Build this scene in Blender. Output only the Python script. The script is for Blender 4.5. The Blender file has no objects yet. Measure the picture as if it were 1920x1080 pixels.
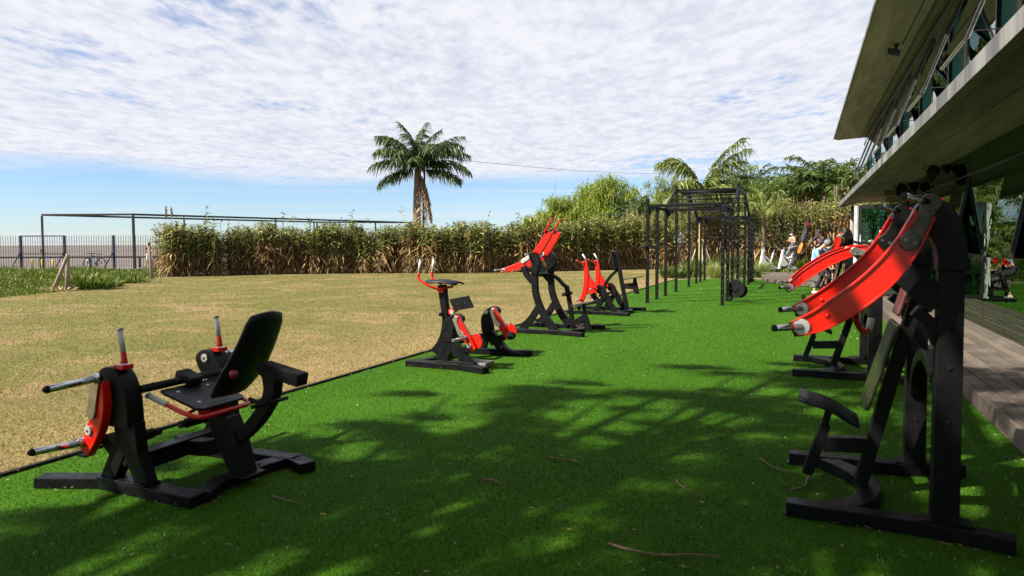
import bpy, bmesh, math, random
import numpy as np
from mathutils import Vector, Matrix
R = math.radians
random.seed(7); rng = np.random.default_rng(7)
S = bpy.context.scene
C = S.collection
# ------------------------------------------------------------------ camera
cd = bpy.data.cameras.new('camera'); cam = bpy.data.objects.new('camera', cd); C.objects.link(cam)
cd.sensor_width = 36; cd.lens = 24.0; cd.clip_start = .05; cd.clip_end = 6000
cam.location = (0, 0, 1.55)
cam.rotation_euler = (Matrix.Rotation(R(23), 4, 'Z') @ Matrix.Rotation(R(90 - 2.6), 4, 'X') @ Matrix.Rotation(R(-.2), 4, 'Z')).to_euler()
cd.shift_y = -25.4 / 1920
cd.dof.use_dof = True; cd.dof.focus_distance = 15; cd.dof.aperture_fstop = 3.2
S.camera = cam
# ------------------------------------------------------------------ sky and sun
SUN_AZ = math.atan2(-.695, -.72); SUN_EL = R(43)
W = bpy.data.worlds.new('World'); S.world = W; W.use_nodes = True
def build_world():
    nt = W.node_tree; n = nt.nodes; L = nt.links; n.clear()
    def N(t, **k):
        x = n.new(t)
        for a, b in k.items(): setattr(x, a, b)
        return x
    def M(op, a, b=None, c=None, clamp=False):
        x = N('ShaderNodeMath', operation=op, use_clamp=clamp)
        for i, v in enumerate((a, b, c)):
            if v is None: continue
            if isinstance(v, (int, float)): x.inputs[i].default_value = v
            else: L.new(v, x.inputs[i])
        return x.outputs[0]
    def ramp(v, lo, hi, a=0., b=1.):
        x = N('ShaderNodeMapRange', interpolation_type='SMOOTHSTEP')
        L.new(v, x.inputs[0])
        for i, q in zip((1, 2, 3, 4), (lo, hi, a, b)): x.inputs[i].default_value = q
        return x.outputs[0]
    def noise(v, sc, det=4., rough=.55, dist=0., loc=(0, 0, 0), scl=(1, 1, 1), rot=0.):
        m = N('ShaderNodeMapping'); m.inputs['Location'].default_value = loc; m.inputs['Scale'].default_value = scl
        m.inputs['Rotation'].default_value = (0, 0, rot)
        L.new(v, m.inputs[0]); x = N('ShaderNodeTexNoise'); L.new(m.outputs[0], x.inputs['Vector'])
        x.inputs['Scale'].default_value = sc; x.inputs['Detail'].default_value = det
        x.inputs['Roughness'].default_value = rough; x.inputs['Distortion'].default_value = dist
        return x.outputs[0]
    sky = N('ShaderNodeTexSky', sky_type='NISHITA', sun_disc=False)
    sky.sun_elevation = SUN_EL; sky.sun_rotation = SUN_AZ; sky.altitude = 10
    sky.air_density = 1.0; sky.dust_density = .1; sky.ozone_density = 3.5
    tc = N('ShaderNodeTexCoord'); sx = N('ShaderNodeSeparateXYZ'); L.new(tc.outputs['Generated'], sx.inputs[0])
    z = M('MAXIMUM', sx.outputs[2], .015)
    # cloud sheet a fixed height above the ground: direction / elevation, slightly curved at the far end
    inv = M('DIVIDE', 1., M('ADD', z, .012))
    cx = M('MULTIPLY', sx.outputs[0], inv); cy = M('MULTIPLY', sx.outputs[1], inv)
    ca, sa = math.cos(R(23)), math.sin(R(23))
    cu = M('ADD', M('MULTIPLY', cx, ca), M('MULTIPLY', cy, sa)); cv = M('ADD', M('MULTIPLY', cx, -sa), M('MULTIPLY', cy, ca))
    cb = N('ShaderNodeCombineXYZ'); L.new(cu, cb.inputs[0]); L.new(cv, cb.inputs[1]); v = cb.outputs[0]
    r = inv
    big = noise(v, .45, 3., .5, .3, (3.1, 1.7, 0), (1, .8, 1))
    mid = noise(v, 1.3, 4., .55, .5, (1, 4, 0), (1.2, .7, 1), R(20))
    rip = noise(v, 4.2, 3., .55, .25, (0, 0, 0), (1.5, .95, 1), R(-12))
    puf = noise(v, 8.5, 3., .6, .2, (5, 0, 0), (1.9, .9, 1), R(18))
    dens = M('ADD', M('ADD', M('MULTIPLY', big, .9), M('MULTIPLY', mid, .5)), M('ADD', M('MULTIPLY', rip, .42), M('MULTIPLY', puf, .24)))
    cover = ramp(dens, .67, .95)
    # far edge of the sheet
    edge_n = noise(v, .28, 3., .6, .4, (8, 2, 0))
    side = M('MULTIPLY', M('ADD', M('MULTIPLY', cx, .6), M('MULTIPLY', cy, .25)), .12)
    er = M('SUBTRACT', r, M('ADD', M('MULTIPLY', edge_n, 5.2), side))
    edge = ramp(er, 5.2, 8.6, 1., 0.)
    wsp = noise(v, .9, 4., .6, .4, (4, 4, 0), (.7, .5, 1), R(30)); edge = M('MULTIPLY', edge, ramp(M('SUBTRACT', M('ADD', wsp, .5), M('MULTIPLY', ramp(er, 5.2, 8.6), .75)), .12, .42))
    cov = M('MULTIPLY', cover, edge)
    cir = noise(v, .22, 5., .6, .8, (2, 9, 0), (.35, 1.6, 1), R(-25))
    low = M('MULTIPLY', ramp(cir, .46, .70, 0., .55), ramp(r, 5., 9.))
    cov = M('MAXIMUM', cov, low)
    cov = M('MULTIPLY', cov, .96)
    sh = M('ADD', M('MULTIPLY', rip, .5), M('ADD', M('MULTIPLY', puf, .35), M('MULTIPLY', mid, .35)))
    bright = ramp(sh, .42, .74)
    cc = N('ShaderNodeMix', data_type='RGBA'); L.new(bright, cc.inputs[0])
    cc.inputs[6].default_value = (.52, .545, .635, 1); cc.inputs[7].default_value = (.70, .70, .735, 1)
    bg1 = N('ShaderNodeBackground'); bg1.inputs[1].default_value = .050
    tint = N('ShaderNodeMix', data_type='RGBA', blend_type='MULTIPLY'); tint.inputs[0].default_value = 1.
    L.new(sky.outputs[0], tint.inputs[6]); tint.inputs[7].default_value = (1, 1, 1, 1)
    el = M('MULTIPLY', sx.outputs[2], 1.)
    tc2 = N('ShaderNodeMix', data_type='RGBA'); L.new(ramp(el, -.02, .30), tc2.inputs[0]); tc2.inputs[6].default_value = (.78, .92, 1.16, 1); tc2.inputs[7].default_value = (.95, .97, 1.1, 1); L.new(tc2.outputs[2], tint.inputs[7])
    L.new(tint.outputs[2], bg1.inputs[0])
    bg2 = N('ShaderNodeBackground'); bg2.inputs[1].default_value = .485; L.new(cc.outputs[2], bg2.inputs[0])
    mx = N('ShaderNodeMixShader'); L.new(cov, mx.inputs[0]); L.new(bg1.outputs[0], mx.inputs[1]); L.new(bg2.outputs[0], mx.inputs[2])
    out = N('ShaderNodeOutputWorld'); L.new(mx.outputs[0], out.inputs[0])
build_world()
sl = bpy.data.lights.new('sun', 'SUN'); sun = bpy.data.objects.new('sun', sl); C.objects.link(sun)
sl.energy = 5.0; sl.angle = R(.5); sl.color = (1, .94, .84)
sv = Vector((math.sin(SUN_AZ) * math.cos(SUN_EL), math.cos(SUN_AZ) * math.cos(SUN_EL), math.sin(SUN_EL)))
sun.rotation_euler = sv.to_track_quat('Z', 'Y').to_euler(); sun.location = (-10, -10, 20)
S.view_settings.view_transform = 'Standard'; S.view_settings.look = 'None'
S.view_settings.exposure = 1.48; S.view_settings.gamma = 1
# ------------------------------------------------------------------ helpers
def tag(o, label=None, cat=None, group=None, kind=None):
    if label: o['label'] = label
    if cat: o['category'] = cat
    if group: o['group'] = group
    if kind: o['kind'] = kind
    return o
def thing(name, loc, label, cat, group=None):
    o = bpy.data.objects.new(name, None); C.objects.link(o); o.location = loc; o.empty_display_size = .2
    return tag(o, label, cat, group)
def root_loc(o):
    while o.parent: o = o.parent
    return o.location
def link(name, me, parent=None, org=None):
    """mesh given in world coordinates; moved so that it stays put under its parent or its own origin"""
    o = bpy.data.objects.new(name, me); C.objects.link(o)
    if parent is not None:
        me.transform(Matrix.Translation(-Vector(root_loc(parent)))); o.parent = parent
    elif org is not None:
        me.transform(Matrix.Translation(-Vector(org))); o.location = org
    return o
def nrm(a): return a / np.maximum(np.linalg.norm(a, axis=-1, keepdims=True), 1e-9)
SPLIT = {'pivot_cap', 'cap_mark', 'seat_bolt', 'pad_bolt', 'link_bolt', 'column', 'mullion', 'curtain_panel', 'back_wall', 'frame_trim', 'selector_hole', 'feet'}
class MB:
    def __init__(s): s.v = []; s.f = []; s.sm = []; s.pc = []; s.cur = 0; s.mi = {}
    def add(s, vs, fs, smooth=False):
        k = len(s.v); s.pc.append(k)
        if s.cur: s.mi[k] = s.cur
        s.v += [tuple(map(float, p)) for p in vs]; s.f += [[i + k for i in f] for f in fs]; s.sm += [smooth] * len(fs); return s
    def hexa(s, c):
        return s.add(c, [(0, 3, 2, 1), (4, 5, 6, 7), (0, 1, 5, 4), (1, 2, 6, 5), (2, 3, 7, 6), (3, 0, 4, 7)])
    def box(s, x0, x1, y0, y1, z0, z1):
        return s.hexa([(x0, y0, z0), (x1, y0, z0), (x1, y1, z0), (x0, y1, z0), (x0, y0, z1), (x1, y0, z1), (x1, y1, z1), (x0, y1, z1)])
    def obox(s, c, ax, ay, az, hx, hy, hz):
        c, ax, ay, az = [Vector(q) for q in (c, ax, ay, az)]; ax.normalize(); ay.normalize(); az.normalize()
        g = lambda i, j, k: tuple(c + ax * hx * i + ay * hy * j + az * hz * k)
        return s.hexa([g(-1, -1, -1), g(1, -1, -1), g(1, 1, -1), g(-1, 1, -1), g(-1, -1, 1), g(1, -1, 1), g(1, 1, 1), g(-1, 1, 1)])
    def bar(s, p, q, w, h, up=(0, 0, 1)):
        p, q = Vector(p), Vector(q); d = (q - p); L = d.length; d.normalize(); u = Vector(up)
        sd = d.cross(u)
        if sd.length < 1e-4: sd = d.cross(Vector((0, 1, 0)))
        sd.normalize(); u2 = sd.cross(d)
        return s.obox((p + q) / 2, d, sd, u2, L / 2, w / 2, h / 2)
    def tube(s, pts, r, n=10, closed=False, caps=True):
        P = [Vector(p) for p in pts]; m = len(P); rs = r if isinstance(r, (list, tuple)) else [r] * m
        vs = []; ref = None
        for i, p in enumerate(P):
            if closed: t = P[(i + 1) % m] - P[i - 1]
            else: t = P[min(i + 1, m - 1)] - P[max(i - 1, 0)]
            if t.length < 1e-9: t = Vector((0, 0, 1))
            t.normalize()
            if ref is None: ref = Vector((0, 0, 1)) if abs(t.z) < .9 else Vector((1, 0, 0))
            a = t.cross(ref); a.normalize(); b = a.cross(t); ref = b
            for k in range(n):
                an = 2 * math.pi * k / n; vs.append(p + (a * math.cos(an) + b * math.sin(an)) * rs[i])
        fs = []
        for i in range(m if closed else m - 1):
            j = (i + 1) % m
            for k in range(n): k2 = (k + 1) % n; fs.append((i * n + k, i * n + k2, j * n + k2, j * n + k))
        s.add(vs, fs, True)
        if caps and not closed:
            k0 = len(s.v) - len(vs)
            s.f.append([k0 + k for k in range(n)][::-1]); s.sm.append(False)
            s.f.append([k0 + (m - 1) * n + k for k in range(n)]); s.sm.append(False)
        return s
    def rod(s, p, q, r, n=12): return s.tube([p, q], r, n)
    def prism(s, pts, y0, y1, plane='xz', at=None):
        """outline in the xz plane (yz plane with plane='yz', xy plane with 'xy') pushed from y0 to y1"""
        g = {'xz': lambda a, b, t: (a, t, b), 'yz': lambda a, b, t: (t, a, b), 'xy': lambda a, b, t: (a, b, t)}[plane]
        ar = sum(pts[i - 1][0] * pts[i][1] - pts[i][0] * pts[i - 1][1] for i in range(len(pts)))
        if ar < 0: pts = pts[::-1]
        n = len(pts); vs = [g(a, b, y0) for a, b in pts] + [g(a, b, y1) for a, b in pts]
        fs = [list(range(n)), list(range(2 * n - 1, n - 1, -1))] + [(i, i + n, (i + 1) % n + n, (i + 1) % n) for i in range(n)]
        return s.add(vs, fs)
    def ribbon(s, pts, w, y0, y1, n=5, plane='xz'):
        """curved flat bar of box section along a smooth centre line, w its width (number or one per point)"""
        ws = w if isinstance(w, (list, tuple)) else [w] * len(pts)
        P = smooth([(a, b, c) for (a, b), c in zip(pts, ws)], n) if len(pts) > 2 else [(a, b, c) for (a, b), c in zip(pts, ws)]
        up = []; dn = []
        for i, p in enumerate(P):
            a = P[max(i - 1, 0)]; b = P[min(i + 1, len(P) - 1)]; dx, dz = b[0] - a[0], b[1] - a[1]; L = math.hypot(dx, dz) or 1
            nx, nz = -dz / L, dx / L; up.append((p[0] + nx * p[2] / 2, p[1] + nz * p[2] / 2)); dn.append((p[0] - nx * p[2] / 2, p[1] - nz * p[2] / 2))
        g = {'xz': lambda q, t: (q[0], t, q[1]), 'yz': lambda q, t: (t, q[0], q[1]), 'xy': lambda q, t: (q[0], q[1], t)}[plane]
        m = len(P); vs = []
        for i in range(m): vs += [g(dn[i], y0), g(up[i], y0), g(up[i], y1), g(dn[i], y1)]
        fs = [(3, 2, 1, 0), tuple((m - 1) * 4 + k for k in range(4))]
        for i in range(m - 1):
            for k in range(4): fs.append((i * 4 + k, i * 4 + (k + 1) % 4, i * 4 + 4 + (k + 1) % 4, i * 4 + 4 + k))
        return s.add(vs, fs)
    def ellipsoid(s, c, r, nu=14, nv=9):
        vs = []
        for j in range(nv + 1):
            th = math.pi * j / nv
            for i in range(nu):
                ph = 2 * math.pi * i / nu; vs.append((c[0] + r[0] * math.sin(th) * math.cos(ph), c[1] + r[1] * math.sin(th) * math.sin(ph), c[2] + r[2] * math.cos(th)))
        fs = [(j * nu + i, (j + 1) * nu + i, (j + 1) * nu + (i + 1) % nu, j * nu + (i + 1) % nu) for j in range(nv) for i in range(nu)]
        return s.add(vs, fs, True)
    def build(s, name, mat, parent=None, bevel=0., org=None):
        if name in SPLIT and len(s.pc) > 1:
            out = []; ends = s.pc[1:] + [len(s.v)]
            for a, b in zip(s.pc, ends):
                m = MB(); m.v = s.v[a:b]; m.pc = [0]
                for f, q in zip(s.f, s.sm):
                    if a <= f[0] < b: m.f.append([i - a for i in f]); m.sm.append(q)
                out.append(m.build(name, mat, parent, bevel, org))
            return out[0]
        me = bpy.data.meshes.new(name); me.from_pydata(s.v, [], s.f); me.polygons.foreach_set('use_smooth', s.sm)
        bm = bmesh.new(); bm.from_mesh(me); bmesh.ops.remove_doubles(bm, verts=bm.verts, dist=1e-6); bmesh.ops.recalc_face_normals(bm, faces=bm.faces)
        bm.to_mesh(me); bm.free()
        for m in (mat if isinstance(mat, (list, tuple)) else [mat]): me.materials.append(m)
        if s.mi:
            lo = min(s.mi)
            for p in me.polygons: p.material_index = 1 if (Vector(me.vertices[p.vertices[0]].co) - Vector((0, 0, 0))).to_tuple(5) in s.hs else 0
        if org is None and parent is None:
            a = np.array(s.v); org = ((a[:, 0].min() + a[:, 0].max()) / 2, (a[:, 1].min() + a[:, 1].max()) / 2, a[:, 2].min())
        o = link(name, me, parent, org)
        if bevel:
            b = o.modifiers.new('bevel', 'BEVEL'); b.width = bevel; b.segments = 2; b.limit_method = 'ANGLE'; b.angle_limit = R(40)
        return o
def smooth(P, n=5):
    P = [np.array(p, float) for p in P]; Q = [2 * P[0] - P[1]] + P + [2 * P[-1] - P[-2]]; out = []
    for i in range(1, len(Q) - 2):
        a, b, c, d = Q[i - 1:i + 3]
        for k in range(n):
            t = k / n; out.append(.5 * ((2 * b) + (c - a) * t + (2 * a - 5 * b + 4 * c - d) * t * t + (3 * b - a - 3 * c + d) * t ** 3))
    out.append(Q[-2]); return [tuple(map(float, q)) for q in out]
class Strips:
    """leaf-like tapered bands, many at once"""
    def __init__(s): s.V = []; s.F = []; s.M = []; s.n = 0
    def add(s, P, D, L, Wd, droop=.2, seg=3, mi=0, roll=None, prof=None):
        P = np.asarray(P, float); D = nrm(np.asarray(D, float)); N = len(P)
        L = np.broadcast_to(np.asarray(L, float), (N,)); Wd = np.broadcast_to(np.asarray(Wd, float), (N,)); droop = np.broadcast_to(np.asarray(droop, float), (N,))
        sd = nrm(np.cross(D, np.array([0, 0, 1.])) + 1e-6)
        if roll is None: roll = rng.uniform(-.9, .9, N)
        nn = np.cross(sd, D); sd = sd * np.cos(roll)[:, None] + nn * np.sin(roll)[:, None]
        V = np.zeros((N, seg + 1, 2, 3))
        for k in range(seg + 1):
            t = k / seg; w = (math.sin(math.pi * (.18 + .8 * t)) if prof is None else prof(t)); w = max(w, .04)
            c = P + D * (L * t)[:, None] - np.array([0, 0, 1.]) * (droop * L * t * t)[:, None]
            V[:, k, 0] = c - sd * (Wd * w / 2)[:, None]; V[:, k, 1] = c + sd * (Wd * w / 2)[:, None]
        b = np.arange(N)[:, None] * (2 * (seg + 1)) + s.n; q = []
        for k in range(seg):
            q.append(np.concatenate([b + 2 * k, b + 2 * k + 1, b + 2 * k + 3, b + 2 * k + 2], 1))
        F = np.stack(q, 1).reshape(-1, 4)
        s.V.append(V.reshape(-1, 3)); s.F.append(F); s.n += N * 2 * (seg + 1)
        m = np.broadcast_to(np.asarray(mi), (N,)); s.M.append(np.repeat(m, seg))
    def build(s, name, mats, parent=None, org=None):
        V = np.concatenate(s.V); F = np.concatenate(s.F); Mi = np.concatenate(s.M)
        me = bpy.data.meshes.new(name); me.vertices.add(len(V)); me.vertices.foreach_set('co', V.astype(np.float32).ravel())
        me.loops.add(F.size); me.loops.foreach_set('vertex_index', F.astype(np.int32).ravel())
        me.polygons.add(len(F)); me.polygons.foreach_set('loop_start', np.arange(0, F.size, 4, dtype=np.int32))
        me.polygons.foreach_set('material_index', Mi.astype(np.int32))
        me.update(calc_edges=True)
        for m in mats: me.materials.append(m)
        if org is None and parent is None: org = (float(V[:, 0].mean()), float(V[:, 1].mean()), float(V[:, 2].min()))
        return link(name, me, parent, org)
# ------------------------------------------------------------------ materials
def newmat(name):
    m = bpy.data.materials.new(name); m.use_nodes = True; nt = m.node_tree; n = nt.nodes; n.clear()
    out = n.new('ShaderNodeOutputMaterial'); return m, nt, n, nt.links, out
def col4(c): return (c[0], c[1], c[2], 1)
def mixc(n, L, f, a, b, blend='MIX'):
    x = n.new('ShaderNodeMix'); x.data_type = 'RGBA'; x.blend_type = blend
    if isinstance(f, float): x.inputs[0].default_value = f
    else: L.new(f, x.inputs[0])
    for i, q in ((6, a), (7, b)):
        if isinstance(q, tuple): x.inputs[i].default_value = col4(q)
        else: L.new(q, x.inputs[i])
    return x.outputs[2]
def rampn(n, L, v, lo, hi, a=0., b=1.):
    x = n.new('ShaderNodeMapRange'); x.interpolation_type = 'SMOOTHSTEP'; L.new(v, x.inputs[0])
    for i, q in zip((1, 2, 3, 4), (lo, hi, a, b)): x.inputs[i].default_value = q
    return x.outputs[0]
def noisen(n, L, sc, det=4., rough=.6, scl=(1, 1, 1), dist=0., coord='Object'):
    t = n.new('ShaderNodeTexCoord'); m = n.new('ShaderNodeMapping'); L.new(t.outputs[coord], m.inputs[0]); m.inputs['Scale'].default_value = scl
    x = n.new('ShaderNodeTexNoise'); L.new(m.outputs[0], x.inputs['Vector']); x.inputs['Scale'].default_value = sc
    x.inputs['Detail'].default_value = det; x.inputs['Roughness'].default_value = rough; x.inputs['Distortion'].default_value = dist
    return x.outputs[0]
def mat(name, c, rough=.5, metal=0., c2=None, nsc=8., bump=0., bsc=200., coat=0., scl=(1, 1, 1), spec=.5):
    m, nt, n, L, out = newmat(name); b = n.new('ShaderNodeBsdfPrincipled'); L.new(b.outputs[0], out.inputs[0])
    c2 = c2 or tuple(q * .7 for q in c)
    f = rampn(n, L, noisen(n, L, nsc, 5., .65, scl), .35, .68)
    L.new(mixc(n, L, f, c2, c), b.inputs['Base Color'])
    L.new(rampn(n, L, noisen(n, L, nsc * 2.3, 3., .6, scl), .3, .7, rough * .8, min(rough * 1.25, 1.)), b.inputs['Roughness'])
    b.inputs['Metallic'].default_value = metal; b.inputs['Coat Weight'].default_value = coat; b.inputs['Coat Roughness'].default_value = .12
    b.inputs['Specular IOR Level'].default_value = spec
    if bump:
        u = n.new('ShaderNodeBump'); u.inputs['Strength'].default_value = bump; u.inputs['Distance'].default_value = .002
        L.new(noisen(n, L, bsc, 2., .5, scl), u.inputs['Height']); L.new(u.outputs[0], b.inputs['Normal'])
    return m
def leafmat(name, a, b, c=None, trans=.35, rough=.5, gloss=.06, mid=.85):
    """two-sided leaf: colour differs from leaf to leaf"""
    m, nt, n, L, out = newmat(name); g = n.new('ShaderNodeNewGeometry')
    cr = n.new('ShaderNodeValToRGB'); L.new(g.outputs['Random Per Island'], cr.inputs[0])
    e = cr.color_ramp.elements; e[0].color = col4(a); e[1].color = col4(b)
    if c: x = e.new(mid); x.color = col4(b); e[2].color = col4(c)
    k = mixc(n, L, rampn(n, L, noisen(n, L, .6, 3.), .3, .7, .0, .45), cr.outputs[0], a)
    d = n.new('ShaderNodeBsdfDiffuse'); L.new(k, d.inputs[0]); t = n.new('ShaderNodeBsdfTranslucent'); L.new(k, t.inputs[0])
    mx = n.new('ShaderNodeMixShader'); mx.inputs[0].default_value = trans; L.new(d.outputs[0], mx.inputs[1]); L.new(t.outputs[0], mx.inputs[2])
    gl = n.new('ShaderNodeBsdfGlossy'); gl.inputs['Roughness'].default_value = max(rough, .62); gl.inputs[0].default_value = (.9, .95, .85, 1)
    m2 = n.new('ShaderNodeMixShader'); m2.inputs[0].default_value = gloss; L.new(mx.outputs[0], m2.inputs[1]); L.new(gl.outputs[0], m2.inputs[2])
    L.new(m2.outputs[0], out.inputs[0]); return m
BLACK = mat('black powder coat', (.0045, .0045, .005), .45, 0, (.003, .003, .0034), 6, .25, 900, spec=.15)
BLACKD = mat('black rubber', (.006, .006, .006), .7, 0, None, 6, .3, 400, spec=.2)
PADM = mat('black pad board', (.008, .0085, .011), .45, 0, (.0055, .006, .0075), 5, .2, 300, spec=.22)
OLIVEREF = mat('olive reflection pad', (.016, .02, .004), .4, 0, (.011, .013, .004), 5, spec=.25)  # olive base colour stands in for the sunlit reflection on the back pad
RED = mat('red paint', (.50, .009, .003), .22, 0, (.44, .007, .003), 1.2, .05, 60, .25, spec=.3)
DRED = mat('shaded red paint', (.42, .008, .012), .25, 0, (.36, .006, .01), 3, .08, 60, .4)
CHROME = mat('chrome', (.62, .62, .64), .18, 1, (.5, .5, .52), 9)
STEEL = mat('brushed steel', (.50, .47, .40), .34, 1, (.38, .36, .30), 14, .1, 120)
GRIP = mat('grey knurled grip', (.46, .46, .45), .5, .1, (.36, .36, .35), 60, .6, 500)
HOLEM = mat('daylight bolt hole', (.20, .20, .19), .5, .3)  # pale colour stands in for daylight seen through the post holes
SHSTEEL = mat('shaded steel plate', (.075, .07, .06), .3, 1, (.04, .04, .035), 14)  # steel colour darkened to paint in the shade on the nearest links
CAPW = mat('grey cap', (.50, .50, .48), .4, .5, (.4, .4, .38), 20)
LOGOG = mat('bolt grey', (.12, .12, .12), .4, .8)
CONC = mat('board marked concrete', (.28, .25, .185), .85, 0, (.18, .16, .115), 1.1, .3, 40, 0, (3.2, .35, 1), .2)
SOFF = mat('darker concrete soffit', (.20, .185, .14), .85, 0, (.12, .11, .08), 1.1, .3, 40, 0, (3.2, .35, 1), .2)  # same pattern as the roof concrete, in a darker tone
CONCF = mat('concrete fascia', (.185, .18, .17), .8, 0, (.06, .06, .064), .8, .25, 60, 0, (1, 2.6, .12))
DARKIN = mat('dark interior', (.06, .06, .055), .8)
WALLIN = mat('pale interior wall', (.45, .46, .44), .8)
CURT = mat('pale curtain', (.75, .8, .78), .9, 0, (.6, .66, .64), 3, 0, 1, 0, (1, 14, .2))
ALU = mat('aluminium frame', (.55, .55, .55), .35, .8)
FRAMEB = mat('black window frame', (.012, .012, .012), .4)
TIMB = mat('weathered timber', (.27, .21, .16), .8, 0, (.15, .115, .09), 6, .5, 120, 0, (1, 1, .15))
NAVY = mat('navy steel', (.006, .009, .035), .55, spec=.3)
DKSTEEL = mat('dark grey steel', (.014, .014, .015), .6, spec=.25)
YEL = mat('yellow paint', (.72, .47, .01), .5)
WHITEP = mat('white bicycle paint', (.72, .72, .72), .3, 0, (.62, .62, .62), 4, 0, 1, .3)
CYAN = mat('light blue plastic', (.08, .38, .55), .4)
SKIN = mat('skin', (.48, .25, .16), .55, 0, (.42, .21, .13), 9)
HAIRD = mat('dark hair', (.015, .011, .009), .7)
HAIRG = mat('grey hair', (.17, .165, .16), .8, 0, (.09, .09, .09), 40)
MAROON = mat('maroon cloth', (.055, .012, .02), .9)
CWHITE = mat('white cloth', (.72, .72, .72), .9)
CBLACK = mat('black cloth', (.012, .012, .014), .9)
CNAVY = mat('dark navy cloth', (.014, .018, .032), .9)
CBLUE = mat('light blue cloth', (.17, .42, .75), .9, 0, (.14, .35, .66))
CGREY = mat('grey cloth', (.16, .17, .18), .9)
CBRT = mat('bright blue cloth', (.02, .22, .75), .9)
FLAGM = mat('black flag cloth', (.014, .012, .014), .7, 0, (.022, .012, .014), 3)
ORANGE = mat('orange print', (.75, .18, .03), .7, 0, (.75, .38, .05), 9)
FLAGW = mat('grey print', (.30, .30, .31), .7)
FLAGR = mat('dark red print', (.30, .01, .02), .7)
PAPER = mat('paper', (.55, .66, .62), .8)
LEAFD = leafmat('palm leaf', (.018, .038, .006), (.045, .085, .012), (.14, .16, .03), .2, .35, .04)
LEAFP = leafmat('young palm leaf', (.075, .115, .018), (.17, .20, .03), (.42, .40, .17), .3, .4, .04)
LEAFW = leafmat('willow leaf', (.10, .15, .010), (.21, .25, .016), (.30, .31, .04), .4, .5, .02)
LEAFB = leafmat('bush leaf', (.022, .05, .006), (.08, .12, .014), (.17, .19, .03), .3, .5, .03)
DRYF = leafmat('dead palm frond', (.19, .11, .05), (.34, .22, .12), (.42, .30, .18), .1)
PTRUNK = mat('palm trunk', (.20, .145, .095), .9, 0, (.09, .062, .04), 6, .6, 30, 0, (1, 1, 5))
BARK = mat('bark', (.14, .10, .07), .9, 0, (.07, .05, .035), 8, .6, 40, 0, (1, 1, .3))
YSTEM = mat('yellow green palm stem', (.36, .30, .06), .6, 0, (.26, .24, .05), 6)
REEDG = leafmat('reed leaf green', (.035, .065, .006), (.13, .16, .020), (.42, .40, .13), .2, .5, .03, .62)
REEDD = leafmat('reed leaf dry', (.06, .028, .008), (.22, .13, .045), (.46, .33, .15), .15, .5, .02, .6)
REEDS = leafmat('reed cane', (.12, .075, .028), (.25, .165, .07), (.32, .23, .11), .0)
PLUME = leafmat('reed plume', (.19, .125, .075), (.30, .21, .13), None, .2)
WILD = leafmat('wild grass', (.028, .060, .003), (.085, .130, .007), (.19, .21, .03), .25, .5, .01, .7)
WILDD = leafmat('straw', (.28, .21, .10), (.42, .33, .17), None, .2)
FTUFT = leafmat('pale tuft grass', (.20, .25, .05), (.32, .35, .09), None, .35)
TURFB = leafmat('artificial turf blade', (.011, .042, .0015), (.042, .118, .003), (.12, .225, .010), .25, .4, .012)
TURFS = leafmat('shiny turf blade', (.16, .32, .08), (.32, .46, .18), None, .2, .25, .2)  # paler as well as glossier: the sparkle is put into the blade colour
LAWNB = leafmat('mown grass blade', (.055, .07, .010), (.15, .125, .04), (.31, .235, .115), .2, .5, .02)
def lawnblade():
    m, nt, n, L, out = newmat('mown grass blade'); g = n.new('ShaderNodeNewGeometry')
    a = noisen(n, L, .5, 5., .65, (1, 1, 1), .4); b = noisen(n, L, 2.2, 4., .7, (.5, 1.5, 1))
    dry = mixc(n, L, g.outputs['Random Per Island'], (.16, .105, .045), (.29, .205, .105)); gr = mixc(n, L, g.outputs['Random Per Island'], (.08, .085, .015), (.155, .145, .035))
    k = mixc(n, L, rampn(n, L, a, .37, .54), dry, gr); k = mixc(n, L, rampn(n, L, b, .5, .64, 0., .7), k, gr); k = mixc(n, L, rampn(n, L, b, .44, .33, 0., .6), k, dry)
    d = n.new('ShaderNodeBsdfDiffuse'); L.new(k, d.inputs[0]); tr = n.new('ShaderNodeBsdfTranslucent'); L.new(k, tr.inputs[0]); mx = n.new('ShaderNodeMixShader'); mx.inputs[0].default_value = .4; L.new(d.outputs[0], mx.inputs[1]); L.new(tr.outputs[0], mx.inputs[2]); L.new(mx.outputs[0], out.inputs[0]); return m
LAWNB = lawnblade()
LITM = leafmat('leaf litter', (.16, .09, .04), (.34, .22, .10), (.42, .30, .17), .0)
TWIG = mat('twig', (.17, .105, .06), .9, 0, (.09, .055, .03), 20)

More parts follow.
